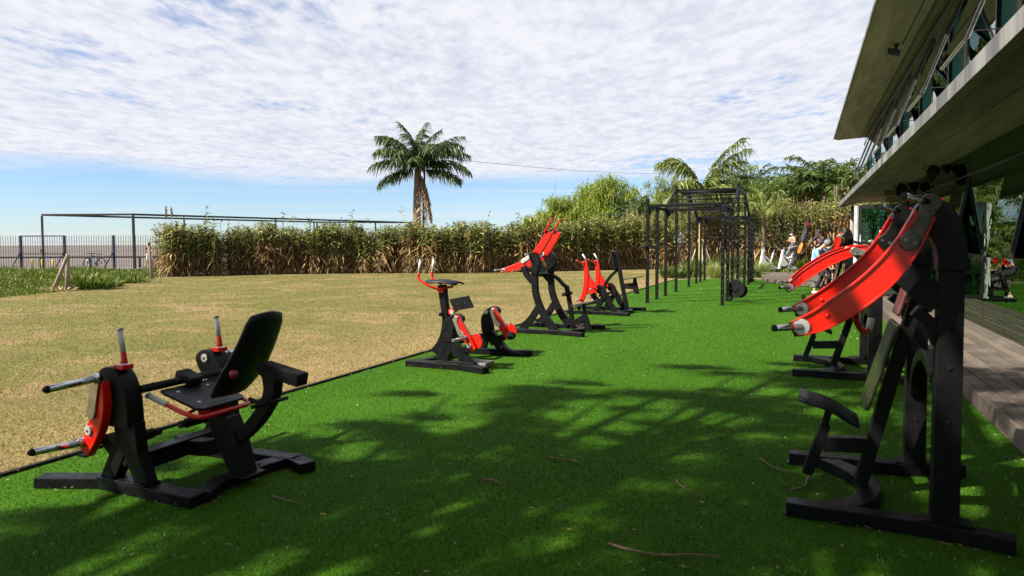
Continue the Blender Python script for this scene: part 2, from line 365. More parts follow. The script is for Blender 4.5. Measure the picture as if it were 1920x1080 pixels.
def lawn_mat():
    m, nt, n, L, out = newmat('mown dry lawn'); b = n.new('ShaderNodeBsdfPrincipled'); L.new(b.outputs[0], out.inputs[0])
    a = noisen(n, L, .45, 5., .62, (1, 1, 1), .4); s = noisen(n, L, 1.6, 5., .6, (.4, 1.4, 1), .3); f = noisen(n, L, 26, 5., .75); g = noisen(n, L, 7, 4., .7)
    c1 = mixc(n, L, rampn(n, L, a, .38, .54), (.225, .150, .080), (.088, .088, .022))
    c2 = mixc(n, L, rampn(n, L, s, .42, .6, 0., .75), c1, (.125, .115, .030))
    c3 = mixc(n, L, rampn(n, L, g, .48, .66, 0., .7), c2, (.07, .085, .014))
    c4 = mixc(n, L, rampn(n, L, f, .45, .75, 0., .55), c3, (.31, .225, .115))
    c5 = mixc(n, L, rampn(n, L, f, .5, .28, 0., .7), c4, (.09, .07, .025))
    # worn, browner ground on the side of the rubber mat
    tc = n.new('ShaderNodeTexCoord'); sp = n.new('ShaderNodeSeparateXYZ'); L.new(tc.outputs['Object'], sp.inputs[0])
    md = n.new('ShaderNodeMath'); md.operation = 'MULTIPLY_ADD'; L.new(a, md.inputs[0]); md.inputs[1].default_value = 5.; L.new(sp.outputs[0], md.inputs[2])
    c6 = mixc(n, L, rampn(n, L, md.outputs[0], -5.5, -1.5, 0., .55), c5, (.30, .20, .10))
    L.new(c6, b.inputs['Base Color']); b.inputs['Roughness'].default_value = .95; b.inputs['Specular IOR Level'].default_value = .15
    u = n.new('ShaderNodeBump'); u.inputs['Strength'].default_value = .8; u.inputs['Distance'].default_value = .02; L.new(f, u.inputs['Height']); L.new(u.outputs[0], b.inputs['Normal'])
    return m
def turf_mat():
    m, nt, n, L, out = newmat('artificial turf base'); b = n.new('ShaderNodeBsdfPrincipled'); L.new(b.outputs[0], out.inputs[0])
    f = noisen(n, L, 90, 4., .8); a = noisen(n, L, .8, 4., .6, (1, .3, 1)); g = noisen(n, L, 9, 3., .7)
    c = mixc(n, L, rampn(n, L, f, .35, .72), (.011, .044, .002), (.052, .140, .005))
    c = mixc(n, L, rampn(n, L, a, .35, .65, 0., .35), c, (.048, .118, .005))
    c = mixc(n, L, rampn(n, L, g, .55, .8, 0., .35), c, (.012, .070, .004))
    L.new(c, b.inputs['Base Color']); b.inputs['Roughness'].default_value = .8; b.inputs['Specular IOR Level'].default_value = .06
    u = n.new('ShaderNodeBump'); u.inputs['Strength'].default_value = .7; u.inputs['Distance'].default_value = .01; L.new(f, u.inputs['Height']); L.new(u.outputs[0], b.inputs['Normal'])
    return m
def deck_mat():
    m, nt, n, L, out = newmat('weathered deck boards'); b = n.new('ShaderNodeBsdfPrincipled'); L.new(b.outputs[0], out.inputs[0])
    g = n.new('ShaderNodeNewGeometry'); f = noisen(n, L, 9, 5., .7, (5, .35, 5)); s = noisen(n, L, 2.2, 4., .6)
    c = mixc(n, L, g.outputs['Random Per Island'], (.055, .040, .028), (.125, .098, .073))
    c = mixc(n, L, rampn(n, L, f, .35, .7, 0., .6), c, (.035, .025, .017))
    c = mixc(n, L, rampn(n, L, s, .5, .75, 0., .5), c, (.16, .135, .11))
    L.new(c, b.inputs['Base Color']); b.inputs['Roughness'].default_value = .8
    u = n.new('ShaderNodeBump'); u.inputs['Strength'].default_value = .5; u.inputs['Distance'].default_value = .004; L.new(f, u.inputs['Height']); L.new(u.outputs[0], b.inputs['Normal'])
    return m
def water_mat():
    m, nt, n, L, out = newmat('brown river water'); b = n.new('ShaderNodeBsdfPrincipled'); L.new(b.outputs[0], out.inputs[0])
    f = noisen(n, L, .5, 6., .65, (1, 1, 1), .3); g = noisen(n, L, .02, 4., .6, (1, 1, 1))
    c = mixc(n, L, rampn(n, L, g, .4, .65), (.088, .070, .054), (.11, .088, .07)); L.new(c, b.inputs['Base Color'])
    b.inputs['Roughness'].default_value = .5; b.inputs['Specular IOR Level'].default_value = .25
    u = n.new('ShaderNodeBump'); u.inputs['Strength'].default_value = 1.; u.inputs['Distance'].default_value = .25; L.new(f, u.inputs['Height']); L.new(u.outputs[0], b.inputs['Normal'])
    return m
def glass_mat(name, tint, mirror, wob=.02, scl=1., refl=(.80, .86, .82)):
    m, nt, n, L, out = newmat(name)
    t = n.new('ShaderNodeBsdfTransparent'); t.inputs[0].default_value = col4(tint)
    g = n.new('ShaderNodeBsdfGlossy'); g.inputs['Roughness'].default_value = .0; g.inputs[0].default_value = col4(refl)
    fr = n.new('ShaderNodeFresnel'); fr.inputs[0].default_value = 1.5
    mp = rampn(n, L, fr.outputs[0], 0., 1., mirror, 1.)
    mp.node.interpolation_type = 'LINEAR'
    u = n.new('ShaderNodeBump'); u.inputs['Strength'].default_value = wob; u.inputs['Distance'].default_value = 1.
    L.new(noisen(n, L, scl, 2., .5, (1, 1, 1.6)), u.inputs['Height']); L.new(u.outputs[0], g.inputs['Normal'])
    mx = n.new('ShaderNodeMixShader'); L.new(mp, mx.inputs[0]); L.new(t.outputs[0], mx.inputs[1]); L.new(g.outputs[0], mx.inputs[2])
    L.new(mx.outputs[0], out.inputs[0]); return m
LAWN = lawn_mat(); TURF = turf_mat(); DECK = deck_mat(); WATER = water_mat()
SOIL = mat('dry soil', (.22, .155, .09), .95, 0, (.13, .10, .05), 1.5, .6, 60)
PATHM = mat('promenade paving', (.17, .16, .145), .9, 0, (.12, .115, .105), 2)
GLASS = glass_mat('green tinted glazing', (.05, .12, .10), .42, .0035, 1.6, (.42, .52, .42))
GLASSU = glass_mat('teal tinted upper glazing', (.30, .72, .68), .48, .002, 1.3)
GLASSM = glass_mat('reflective open pane', (.06, .14, .12), .62, .0015, 1.2)
GLASSD = glass_mat('clear green door glass', (.24, .50, .42), .06, .002, 1.)
# ------------------------------------------------------------------ ground, lawn, turf, river
def cdir(deg):  # heading in the plane, degrees right of straight ahead (+Y)
    return Vector((math.sin(R(deg)), math.cos(R(deg)), 0))
FWD = cdir(-23); RGT = Vector((FWD.y, -FWD.x, 0))
def cp(depth, px, z=0.):   # a place this many metres out from the viewpoint, in the direction the photograph shows it
    q = FWD * depth + RGT * (depth * (px - 960) / 1280); return Vector((q.x, q.y, z))
def sheet(name, pts, z, m, kind='structure'):
    me = bpy.data.meshes.new(name); me.from_pydata([(p[0], p[1], 0) for p in pts], [], [list(range(len(pts)))]); me.materials.append(m)
    if me.polygons[0].normal.z < 0: me.flip_normals()
    o = bpy.data.objects.new(name, me); C.objects.link(o); o.location.z = z; o['kind'] = kind; return o
bank = [cp(48, -1600), cp(48, 950), cp(95, 1000), cp(160, 1150)]
sheet('ground', [(p.x, p.y) for p in bank] + [(400, 600), (900, 0), (400, -500), (-300, -400), (-400, -100)], -.03, SOIL)
sheet('river', [(-5000, -3000), (4000, -3000), (4000, 5200), (-5000, 5200)], -1.3, WATER)
mb = MB(); a, b = cp(48, -1600), cp(48, 950); mb.hexa([(a.x, a.y, -2), (b.x, b.y, -2), (b.x + .3, b.y + .5, -2), (a.x + .3, a.y + .5, -2), (a.x, a.y, -.034), (b.x, b.y, -.034), (b.x + .3, b.y + .5, -.034), (a.x + .3, a.y + .5, -.034)])
mb.build('river_wall', PATHM)['kind'] = 'structure'
a, b, c, d = cp(42.3, -1400), cp(42.3, 900), cp(47.8, 900), cp(47.8, -1400)
sheet('promenade', [(q.x, q.y) for q in (a, b, c, d)], -.022, PATHM)
LAWN_PTS = [(-4.96, -30), (-4.96, 31), (-5.2, 42), (-8.8, 40.6), (-13, 35.4), (-17.2, 31.6), (-21, 30.4), (-25, 27.6), (-28.2, 24), (-26.6, 19.4), (-22.8, 14.8), (-21.9, 12.4), (-19, 4), (-17, -30)]
sheet('lawn', LAWN_PTS, -.006, LAWN)
TURF_PTS = [(-4.9, -12), (-4.9, 28.6), (-4.3, 30.2), (-3, 30.9), (-1.3, 30.6), (-.7, 28), (0, 26.2), (1.3, 25), (1.9, 24.6), (1.9, -12)]
sheet('artificial_turf', TURF_PTS, 0, TURF)
mb = MB(); mb.box(-4.945, -4.905, -12, 29, -.05, .022); mb.build('turf_edging', BLACKD, None, .006)['kind'] = 'structure'
m = MB(); m.prism([(-.05, -.004), (0, .014), (.05, -.004)], 0, 1.0); 
P_ = smooth([(-2.66, 4.75), (-2.57, 5.12), (-2.45, 5.88), (-2.23, 6.64), (-2.1, 7.0)], 8); V_ = []
for i, (x, y) in enumerate(P_): k = math.sin(math.pi * i / (len(P_) - 1)); V_ += [(x - .05, y, -.002), (x - .01, y, .002 + .022 * k), (x + .06, y, -.002)]
m = MB(); m.add(V_, [(i * 3 + j, i * 3 + j + 1, i * 3 + j + 4, i * 3 + j + 3) for i in range(len(P_) - 1) for j in (0, 1)], True); m.build('turf_fold', TURF)['kind'] = 'structure'
# turf blades
def in_poly(P, poly):
    x, y = P[:, 0], P[:, 1]; r = np.zeros(len(P), bool); n = len(poly)
    for i in range(n):
        x1, y1 = poly[i - 1]; x2, y2 = poly[i]
        c = ((y1 > y) != (y2 > y)) & (x < (x2 - x1) * (y - y1) / (y2 - y1 + 1e-12) + x1); r ^= c
    return r
def scatter(n, lo, hi, poly, a0=-62, a1=45, power=1.0):
    """points in front of the viewpoint, density falling off with distance"""
    out = []; tot = 0
    while tot < n:
        m = n; u = rng.random(m); d = lo * (hi / lo) ** (u ** power); th = np.radians(rng.uniform(a0, a1, m))
        P = np.stack([np.sin(th) * d, np.cos(th) * d, np.zeros(m)], 1); P = P[in_poly(P, poly)]; out.append(P); tot += len(P)
    return np.concatenate(out)[:n]
def blades(name, P, hmin, hmax, wmul, mats, probs, lean=.55, z=0., lane=0.):
    n = len(P); d = np.linalg.norm(P[:, :2], axis=1); P = P.copy(); P[:, 2] = z
    D = np.stack([rng.normal(0, lean, n), rng.normal(0, lean, n), np.ones(n)], 1); D[:, 1] += lane * np.sign(np.sin((P[:, 0] + .35) * math.pi / 1.9 + .04 * np.sin(P[:, 1])))
    s = Strips(); s.add(P, D, rng.uniform(hmin, hmax, n) * (1 + d * .02), wmul * (.6 + d * .16), .1, 1, rng.choice(len(mats), n, p=probs), rng.uniform(-3, 3, n), lambda t: 1 - .8 * t)
    return s.build(name, mats, None, (0, 0, z))
tag(blades('turf_pile', scatter(330000, 2.0, 30, TURF_PTS, -62, 40), .010, .021, .0022, [TURFB, TURFS], [.988, .012], .5, 0., .42), 'short bright green artificial turf pile under the exercise machines', 'turf', None, 'stuff')
tag(blades('lawn_grass', scatter(260000, 4.9, 36, LAWN_PTS, -75, -8), .010, .026, .0024, [LAWNB, WILD], [.98, .02], .9, -.006), 'short mown half dry grass of the open lawn', 'lawn grass', None, 'stuff')
n = 5000; P = np.stack([-4.93 - np.abs(rng.normal(0, .06, n)), 1.5 + 24 * rng.random(n) ** 1.6, np.zeros(n)], 1); s = Strips(); s.add(P, np.stack([rng.normal(.25, .5, n), rng.normal(0, .5, n), np.ones(n)], 1), rng.uniform(.02, .06, n), .0035, .3, 2, rng.choice(2, n, p=[.8, .2]), rng.uniform(-3, 3, n))
tag(s.build('edge_grass', [LAWNB, WILD], None, (-4.93, 2, 0)), 'longer ragged grass growing along the dark edge strip of the turf', 'edge grass', None, 'stuff')
# fallen leaves
P = scatter(620, 2.2, 26, TURF_PTS, -60, 38); B = []
for x0, y0, x1, y1 in ((-4.45, 2.82, -3.3, 2.95), (-3.3, 2.95, -3.3, 3.7), (-.05, 4.12, 1., 4.05), (-.05, 5.12, 1., 5.2), (-4.6, 7.42, -3.45, 7.4), (-.1, 8.5, 1., 8.5), (1.5, 2.5, 1.5, 14), (-4.85, 2, -4.85, 14), (-4.65, 10.88, -3.4, 10.88)):
    k = int(40 + 8 * abs(y1 - y0)); u = rng.random((k, 1)); B.append(np.hstack([np.array([[x0, y0]]) * (1 - u) + np.array([[x1, y1]]) * u + rng.normal(0, .06, (k, 2)), np.zeros((k, 1))]))
P = np.concatenate([P] + B); n = len(P); P[:, 2] = .016; a = rng.uniform(0, 6.28, n)
s = Strips(); s.add(P, np.stack([np.cos(a), np.sin(a), rng.uniform(-.1, .25, n)], 1), rng.uniform(.010, .034, n), rng.uniform(.003, .009, n), .1, 2, 0)
tag(s.build('leaf_litter', [LITM], None, (0, 0, 0)), 'scattered dry leaf bits lying on the green turf', 'leaf litter', None, 'stuff')
for pts, r, lab in [
    ([(-.89, 3.34), (-.78, 3.30), (-.62, 3.31), (-.48, 3.36), (-.34, 3.40)], .007, 'longest brown twig lying on the turf nearest the viewer'),
    ([(-1.88, 3.95), (-1.82, 3.95), (-1.75, 3.93)], .008, 'short thick brown stick on the shaded turf in front of the leg press seat'),
    ([(-1.64, 4.55), (-1.56, 4.52), (-1.48, 4.55), (-1.40, 4.5)], .007, 'kinked brown twig in the middle of the shaded turf'),
    ([(-.73, 4.42), (-.66, 4.28), (-.52, 4.18)], .004, 'thin curved dark twig left of the big red armed machine'),
    ([(-.04, 4.50), (.04, 4.60), (.06, 4.78), (.16, 4.88)], .008, 'forked twig lying beside the base of the big red armed machine'),
    ([(-.25, 5.1), (-.15, 4.9), (.0, 4.85)], .005, 'long thin orange brown twig under the small seat of the big red armed machine'),
    ([(-2.95, 3.2), (-2.85, 3.17), (-2.72, 3.17)], .005, 'straight twig on the turf right of the leg machine base')]:
    P3 = smooth([(x, y, .018 + .006 * (i % 2)) for i, (x, y) in enumerate(pts)], 5)
    m_ = MB().tube(P3, [r * (1 - .5 * i / len(P3)) for i in range(len(P3))], 6)
    i = len(P3) // 2; q = Vector(P3[i]); m_.tube([q, q + Vector((.03, .035, .012))], [r * .6, r * .3], 5)
    tag(m_.build('fallen_twig', TWIG), lab, 'twig', 'twigs fallen on the turf')
# ------------------------------------------------------------------ exercise machines
def side_cap(mb, x, y, z, r, t, sgn): mb.rod((x, y, z), (x, y + sgn * t, z), r, 16)
def bolt_rows(mb, pts, y, sgn, r=.008):
    for x, z in pts: mb.rod((x, y, z), (x, y + sgn * .006, z), r, 8)
def leg_press():
    t = thing('leg_exercise_machine', (-3.85, 3.33, 0), 'black seated leg machine with tall backrest and two upright silver grips, nearest on the left', 'exercise machine')
    yc = 3.33
    b = MB(); Z = .035
    b.bar((-4.13, 2.96, Z), (-3.27, 2.94, Z), .12, .07); b.bar((-4.5, 2.80, Z), (-4.08, 2.965, Z + .001), .115, .068)
    b.bar((-4.13, 3.72, Z), (-3.2, 3.74, Z), .12, .07); b.bar((-4.45, 3.86, Z), (-4.08, 3.715, Z + .001), .115, .068); b.bar((-3.24, 3.735, Z + .001), (-3.06, 3.66, Z + .001), .115, .068)
    b.ribbon([(-3.3, 2.98), (-3.36, 3.15), (-3.38, 3.33), (-3.36, 3.52), (-3.32, 3.7)], .12, .003, .067, 4, 'xy')
    for x, y in [(-4.45, 2.83), (-3.32, 2.93), (-4.4, 3.82), (-3.1, 3.68)]: b.rod((x, y, .002), (x, y, .012), .045, 12)
    for x, y in [(-4.08, 2.92), (-3.7, 2.92), (-4.05, 3.0), (-3.68, 3.0), (-3.42, 3.2), (-3.34, 3.5)]: b.rod((x, y, .07), (x, y, .082), .012, 6)
    b.build('base_frame', BLACK, t, .006)
    for sg, y in ((-1, 2.95), (1, 3.71)):
        q = lambda a, c: (y + sg * a, y + sg * c)
        f = MB(); f.box(-4.1, -3.66, y - .06, y + .06, .071, .083)
        f.prism([(-4.08, .083), (-3.95, .083), (-3.86, .24), (-3.78, .083), (-3.66, .083), (-3.74, .26), (-3.76, .45), (-3.95, .45), (-3.93, .32), (-3.98, .26)], y - .04, y + .04)
        f.ribbon([(-4.06, .33), (-3.97, .25), (-3.84, .2)], .075, y - .033, y + .033, 4)
        f.build('side_leg', BLACK, t, .005)
        c = MB(); c.prism(smooth([(-3.97, .42), (-3.97, .52), (-4.0, .6), (-4.045, .67), (-4.06, .735), (-4.0, .785), (-3.92, .785), (-3.85, .72), (-3.805, .6), (-3.79, .42)], 4), y - .06, y + .06)
        c.build('side_housing', BLACK, t, .006)
        r = MB(); r.ribbon([(-3.975, .7), (-3.97, .58), (-4.0, .46), (-4.06, .35), (-4.12, .25)], [.08, .10, .11, .105, .075], y + sg * .09 - .03, y + sg * .09 + .03, 4)
        arm = r.build('lever_arm', RED, t, .006)
        k = MB(); k.box(-4.17, -4.10, y + sg * .09 - .031, y + sg * .09 + .031, .222, .235); k.build('end_cap', BLACKD, arm)
        l = MB(); yy = y + sg * .125; l.ribbon([(-3.985, .72), (-4.0, .62), (-4.02, .52)], [.09, .07, .07], min(yy, yy + sg * .008), max(yy, yy + sg * .008), 3)
        side_cap(l, -4.02, y + sg * .12, .51, .035, .018, sg); l.build('link_plate', STEEL, t, .002)
        w = MB(); side_cap(w, -4.055, y + sg * .12, .40, .028, .014, sg); side_cap(w, -3.965, y - sg * .06, .73, .03, .012, -sg); w.build('pivot_cap', CAPW, t, .002)
        e = MB(); side_cap(e, -4.055, y + sg * .134, .40, .008, .004, sg); side_cap(e, -3.965, y - sg * .072, .73, .009, .004, -sg); e.build('cap_mark', LOGOG, t)
        for x, z, dz in ((-3.975, .73, -.01), (-4.13, .315, .02)):
            p = MB(); y0 = y + sg * .10; p.rod((x, y0, z), (x, y0 + sg * .05, z), .033, 18); p.rod((x, y0 + sg * .05, z), (x, y0 + sg * .055, z), .038, 18)
            p.tube([(x, y0 + sg * .05, z), (x - .01, y0 + sg * .31, z + dz)], .022, 16); p.build('weight_peg', CHROME, t)
            p = MB(); x2, z2 = x - .01, z + dz; p.tube([(x2, y0 + sg * .308, z2), (x2, y0 + sg * .318, z2), (x2, y0 + sg * .335, z2)], [.024, .022, .010], 14); p.build('peg_tip', BLACKD, t)
        h = MB(); h.box(-3.925, -3.85, y - .04, y + .04, .775, .805); h.tube([(-3.885, y, .81), (-3.885, y, .84), (-3.89, y, .885)], [.024, .017, .017], 12); h.build('handle_base', RED, t, .004)
        g = MB(); g.tube([(-3.89, y, .885), (-3.915, y, 1.02)], .0165, 14); g.build('hand_grip', GRIP, t)
        g = MB(); g.tube([(-3.914, y, 1.018), (-3.916, y, 1.032)], .022, 14); g.build('grip_cap', CHROME, t, .002)
        ro = MB(); ya = y - sg * .05; ro.tube([(-4.1, y + sg * .06, .30), (-3.98, ya, .30), (-3.96, ya - sg * .04, .30)], .014, 8)
        ro.tube([(-3.955, ya, .30), (-3.955, ya - sg * .2, .30)], .034, 14); ro.tube([(-3.955, ya - sg * .2, .30), (-3.955, ya - sg * .25, .30)], .026, 14); ro.build('foot_roller', BLACKD, t, .003)
    b = MB(); b.rod((-3.82, 3.0, .64), (-3.82, 3.66, .64), .026, 14); b.build('cross_bar', BLACK, t)
    b = MB(); b.obox((-3.80, 3.36, .655), (1, 0, -.35), (0, 1, 0), (.35, 0, 1), .075, .055, .03); b.build('knee_pad', BLACKD, t, .012)
    b = MB(); b.box(-3.83, -3.73, 2.99, 3.67, .15, .26); b.ribbon([(-3.75, .2), (-3.6, .21), (-3.45, .25)], .1, 3.28, 3.38, 3); b.build('lower_beam', BLACK, t, .006)
    s = MB(); s.prism([(-3.36, .07), (-3.24, .07), (-3.31, .3), (-3.38, .44), (-3.56, .46), (-3.5, .3)], 3.27, 3.39); s.box(-3.40, -3.2, 3.24, 3.42, .068, .082); s.build('seat_column', BLACK, t, .006)
    a = MB(); a.ribbon([(-3.5, .27), (-3.33, .31), (-3.17, .44), (-3.06, .60), (-3.05, .74)], [.1, .085, .08, .085, .11], 3.29, 3.37, 5)
    a.ribbon([(-3.14, .775), (-3.07, .70), (-3.02, .63)], .05, 3.3, 3.36, 2); a.build('backrest_arm', BLACK, t, .006)
    p = MB(); p.obox((-2.965, 3.33, .745), (1, 0, -.19), (0, 1, 0), (.19, 0, 1), .155, .05, .04); p.build('backrest_bracket', BLACKD, t, .008)
    p = MB(); p.rod((-3.12, 3.2, .60), (-3.0, 3.22, .56), .013, 10); p.rod((-3.02, 3.12, .575), (-3.0, 3.4, .575), .013, 10); p.build('adjusting_lever', BLACK, t)
    k = MB(); k.ellipsoid((-3.20, 3.16, .755), (.028, .028, .028)); k.build('round_knob', mat('dark red knob', (.22, .008, .02), .35), t)
    # backrest: a thin slightly dished board, narrower at its top
    me = MB(); n1, n2 = 10, 8; vs = []
    for i in range(n1 + 1):
        u = i / n1; hw = .205 - .055 * u - (.022 * max(0, (u - .9) / .1) ** 2) - .06 * max(0, (.3 - u) / .3) ** 1.3
        cx, cz = -3.385 + .33 * u + .035 * (1 - (2 * u - 1) ** 2), .585 + .545 * u
        for j in range(n2 + 1):
            v = 2 * j / n2 - 1; vs.append((cx - .035 * v * v, yc + hw * v, cz - .02 * v * v * u))
    fs = [(i * 9 + j, i * 9 + j + 1, i * 9 + j + 10, i * 9 + j + 9) for i in range(n1) for j in range(n2)]
    me.add(vs, fs, True); o = me.build('backrest', PADM, t); sd = o.modifiers.new('thickness', 'SOLIDIFY'); sd.thickness = .018; sd.offset = 0
    s = MB(); ex = Vector((1, 0, -.27)).normalized(); ez = Vector((.27, 0, 1)).normalized(); cc = Vector((-3.615, yc - .01, .555))
    pts = [(-.19, -.19), (-.15, -.2), (.14, -.2), (.17, -.16), (.17, .16), (.14, .2), (-.15, .2), (-.19, .19)]
    vs = [tuple(cc + ex * a + Vector((0, b, 0)) + ez * h) for h in (-.009, .009) for a, b in pts]
    s.add(vs, [list(range(8))[::-1], list(range(8, 16))] + [(i, (i + 1) % 8, (i + 1) % 8 + 8, i + 8) for i in range(8)]); st = s.build('seat', PADM, t, .004)
    w = MB()
    for a, b in ((-.11, -.12), (-.11, .12), (.08, -.12)): q = cc + ex * a + Vector((0, b, 0)); w.rod(q + ez * .009, q + ez * .013, .012, 10)
    w.build('seat_bolt', CAPW, st)
    r = MB(); lo = -.035
    for sg in (-1, 1):
        r.tube(smooth([cc + ex * a + Vector((0, sg * b, 0)) + ez * lo for a, b in ((-.06, .235), (.1, .235), (.19, .2), (.2, .1), (.2, .0))], 5), .015, 10)
        r.tube([cc + ex * .1 + Vector((0, sg * .21, 0)) + ez * lo, cc + ex * .05 + ez * (-.03)], .012, 8)
    r.prism([(-3.66, .53), (-3.46, .475), (-3.48, .44), (-3.6, .45)], 3.25, 3.4); r.build('seat_frame', RED, t, .002)
    for sg in (-1, 1):
        g = MB(); p0 = cc + ex * -.06 + Vector((0, sg * .235, 0)) + ez * lo; p1 = cc + ex * -.23 + Vector((0, sg * .235, 0)) + ez * lo; g.rod(p0, p1, .0175, 12); g.build('seat_grip', GRIP, t)
        g = MB(); g.rod(p1, p1 - ex * .012, .021, 12); g.build('grip_cap', CHROME, t)
leg_press()
def kneeling_curl():
    t = thing('leg_exercise_machine', (-4.0, 8.0, 0), 'black leg machine with raised saddle seat and two red shin levers, second on the left', 'exercise machine')
    b = MB(); Z = .04
    b.bar((-4.6, 7.43, Z), (-3.8, 7.42, Z), .12, .075); b.bar((-3.83, 7.42, Z + .001), (-3.44, 7.30, Z + .001), .115, .073)
    b.bar((-4.6, 8.6, Z), (-3.8, 8.62, Z), .12, .075); b.bar((-3.84, 8.62, Z + .001), (-3.4, 8.72, Z + .001), .115, .073)
    b.ribbon([(-4.52, 7.45), (-4.42, 7.7), (-4.38, 8.02), (-4.42, 8.3), (-4.52, 8.58)], .12, .004, .072, 4, 'xy')
    for x, y in [(-4.56, 7.43), (-3.48, 7.32), (-4.56, 8.6), (-3.45, 8.7)]: b.rod((x, y, .002), (x, y, .012), .045, 12)
    b.build('base_frame', BLACK, t, .006)
    c = MB(); c.ribbon([(-4.52, .07), (-4.42, .25), (-4.365, .5), (-4.40, .78), (-4.43, 1.0)], [.17, .11, .09, .09, .1], 7.99, 8.09, 5); c.build('seat_column', BLACK, t, .006)
    s = MB(); n1 = 8; vs = []
    for i in range(n1 + 1):
        u = i / n1; x = -4.66 + .5 * u; z = 1.045 + .035 * math.sin(u * 3.1) + (.012 if u < .2 else 0); hw = .12 + .05 * math.sin(u * math.pi) ** .7
        for j in range(7): v = j / 3 - 1; vs.append((x, 8.04 + hw * v, z - .03 * v * v))
    s.add(vs, [(i * 7 + j, i * 7 + j + 1, i * 7 + j + 8, i * 7 + j + 7) for i in range(n1) for j in range(6)], True); o = s.build('seat', PADM, t)
    sd = o.modifiers.new('thickness', 'SOLIDIFY'); sd.thickness = .02
    r = MB()
    r.tube(smooth([(-4.68, 7.86, 1.17), (-4.68, 7.86, 1.08), (-4.55, 7.87, 1.0), (-4.44, 7.93, .955), (-4.32, 8.0, .97), (-4.28, 8.05, .98)], 4), .016, 9)
    r.tube(smooth([(-4.68, 8.22, 1.17), (-4.68, 8.22, 1.08), (-4.55, 8.21, 1.0), (-4.44, 8.16, .955), (-4.32, 8.1, .97), (-4.28, 8.05, .98)], 4), .016, 9)
    r.box(-4.47, -4.38, 7.97, 8.11, .90, .97); r.build('handle_frame', RED, t)
    for y in (7.86, 8.22):
        g = MB(); g.tube([(-4.68, y, 1.17), (-4.655, y, 1.335)], .018, 12); g.build('hand_grip', GRIP, t)
        g = MB(); g.tube([(-4.655, y, 1.333), (-4.653, y, 1.345)], .022, 12); g.build('grip_cap', CHROME, t)
    p = MB(); p.obox((-4.12, 8.05, .765), (.28, 0, .05), (0, 1, 0), (-.2, 0, 1), .02, .02, .02)
    ax = Vector((1, 0, .19)).normalized(); az = Vector((-.42, -.12, 1)).normalized(); ay = az.cross(ax)
    p = MB(); p.obox((-4.12, 8.0, .765), ax, ay, az, .145, .014, .085); pd = p.build('shin_pad', PADM, t, .004)
    w = MB(); nn = ay if ay.y < 0 else -ay
    for a in (-.06, .06): q = Vector((-4.12, 8.0, .765)) + ax * a + nn * .014; w.rod(q, q + nn * .004, .009, 8)
    w.build('pad_bolt', LOGOG, pd)
    a = MB(); a.ribbon([(-4.38, .64), (-4.28, .645), (-4.2, .72)], .065, 8.01, 8.09, 3); a.build('pad_arm', RED, t, .004)
    k = MB(); side_cap(k, -4.27, 8.01, .645, .028, .012, -1); k.build('pivot_cap', CAPW, t)
    k = MB(); k.ellipsoid((-4.42, 7.97, .61), (.028, .028, .028)); k.build('round_knob', BLACKD, t)
    x = MB(); x.rod((-4.0, 7.5, .3), (-4.0, 8.55, .3), .03, 12); x.bar((-4.38, 8.05, .3), (-3.98, 8.05, .3), .08, .09); x.build('cross_bar', BLACK, t, .004)
    for sg, y in ((-1, 7.5), (1, 8.6)):
        f = MB(); f.box(-4.22, -3.68, y - .055, y + .055, .077, .09)
        f.prism([(-4.2, .09), (-4.05, .09), (-4.0, .23), (-3.87, .09), (-3.70, .09), (-3.93, .34), (-3.95, .45), (-4.1, .45), (-4.09, .3)], y - .045, y + .045)
        f.ribbon([(-3.98, .17), (-3.88, .22), (-3.74, .27)], .09, y - .036, y + .036, 3); f.build('side_leg', BLACK, t, .005)
        h = MB(); h.prism(smooth([(-4.09, .33), (-4.1, .5), (-4.05, .6), (-3.98, .665), (-3.90, .68), (-3.84, .63), (-3.86, .57), (-3.94, .52), (-3.96, .33)], 4), y - .06, y + .06); h.build('side_housing', BLACK, t, .006)
        v = MB(); v.ribbon([(-3.89, .665), (-3.84, .56), (-3.74, .39), (-3.65, .26)], [.065, .085, .1, .075], y - .10 if sg < 0 else y - .12, y - .05 if sg < 0 else y - .065, 4)
        lv = v.build('lever_arm', RED, t, .005)
        k = MB(); yb = (y - .10) if sg < 0 else (y - .12); k.prism([(-3.93, .62), (-3.90, .665), (-3.86, .66), (-3.87, .6), (-3.83, .5), (-3.78, .46), (-3.78, .42), (-3.83, .41), (-3.87, .46)], yb - .012, yb - .002)
        k.build('link_plate', STEEL, t, .002)
        k = MB(); side_cap(k, -3.71 if sg < 0 else -3.99, yb - .001, .31 if sg < 0 else .61, .03, .012, -1); k.build('pivot_cap', CAPW, t, .002)
        k = MB(); k.prism([(-3.70, .42), (-3.64, .455), (-3.58, .43), (-3.55, .36), (-3.575, .29), (-3.63, .27)], yb + .035, yb + .06); q = k.build('selector_plate', RED, t, .002)
        k = MB()
        for i in range(5): an = R(100 - i * 32); k.rod((-3.64 + .062 * math.cos(an), yb + .034, .36 + .062 * math.sin(an)), (-3.64 + .062 * math.cos(an), yb + .0365, .36 + .062 * math.sin(an)), .008, 8)
        k.build('selector_hole', LOGOG, q)
        k = MB(); yy = yb if sg < 0 else y + .05; k.rod((-3.76, yy, .405), (-3.76, yy + sg * .03, .405), .03, 14); k.rod((-3.76, yy, .40), (-3.80, yy + sg * .26, .40), .019, 12); k.build('weight_peg', CHROME, t)
    k = MB(); k.rod((-3.62, 8.44, .30), (-3.62, 8.54, .30), .055, 16); k.build('foot_roller', BLACKD, t, .004)
    k = MB(); k.box(-3.9, -3.56, 7.54, 7.80, .02, .075); k.build('foot_platform', mat('scuffed aluminium plate', (.20, .19, .18), .6, .3, (.07, .065, .06), 18), t, .006)
kneeling_curl()
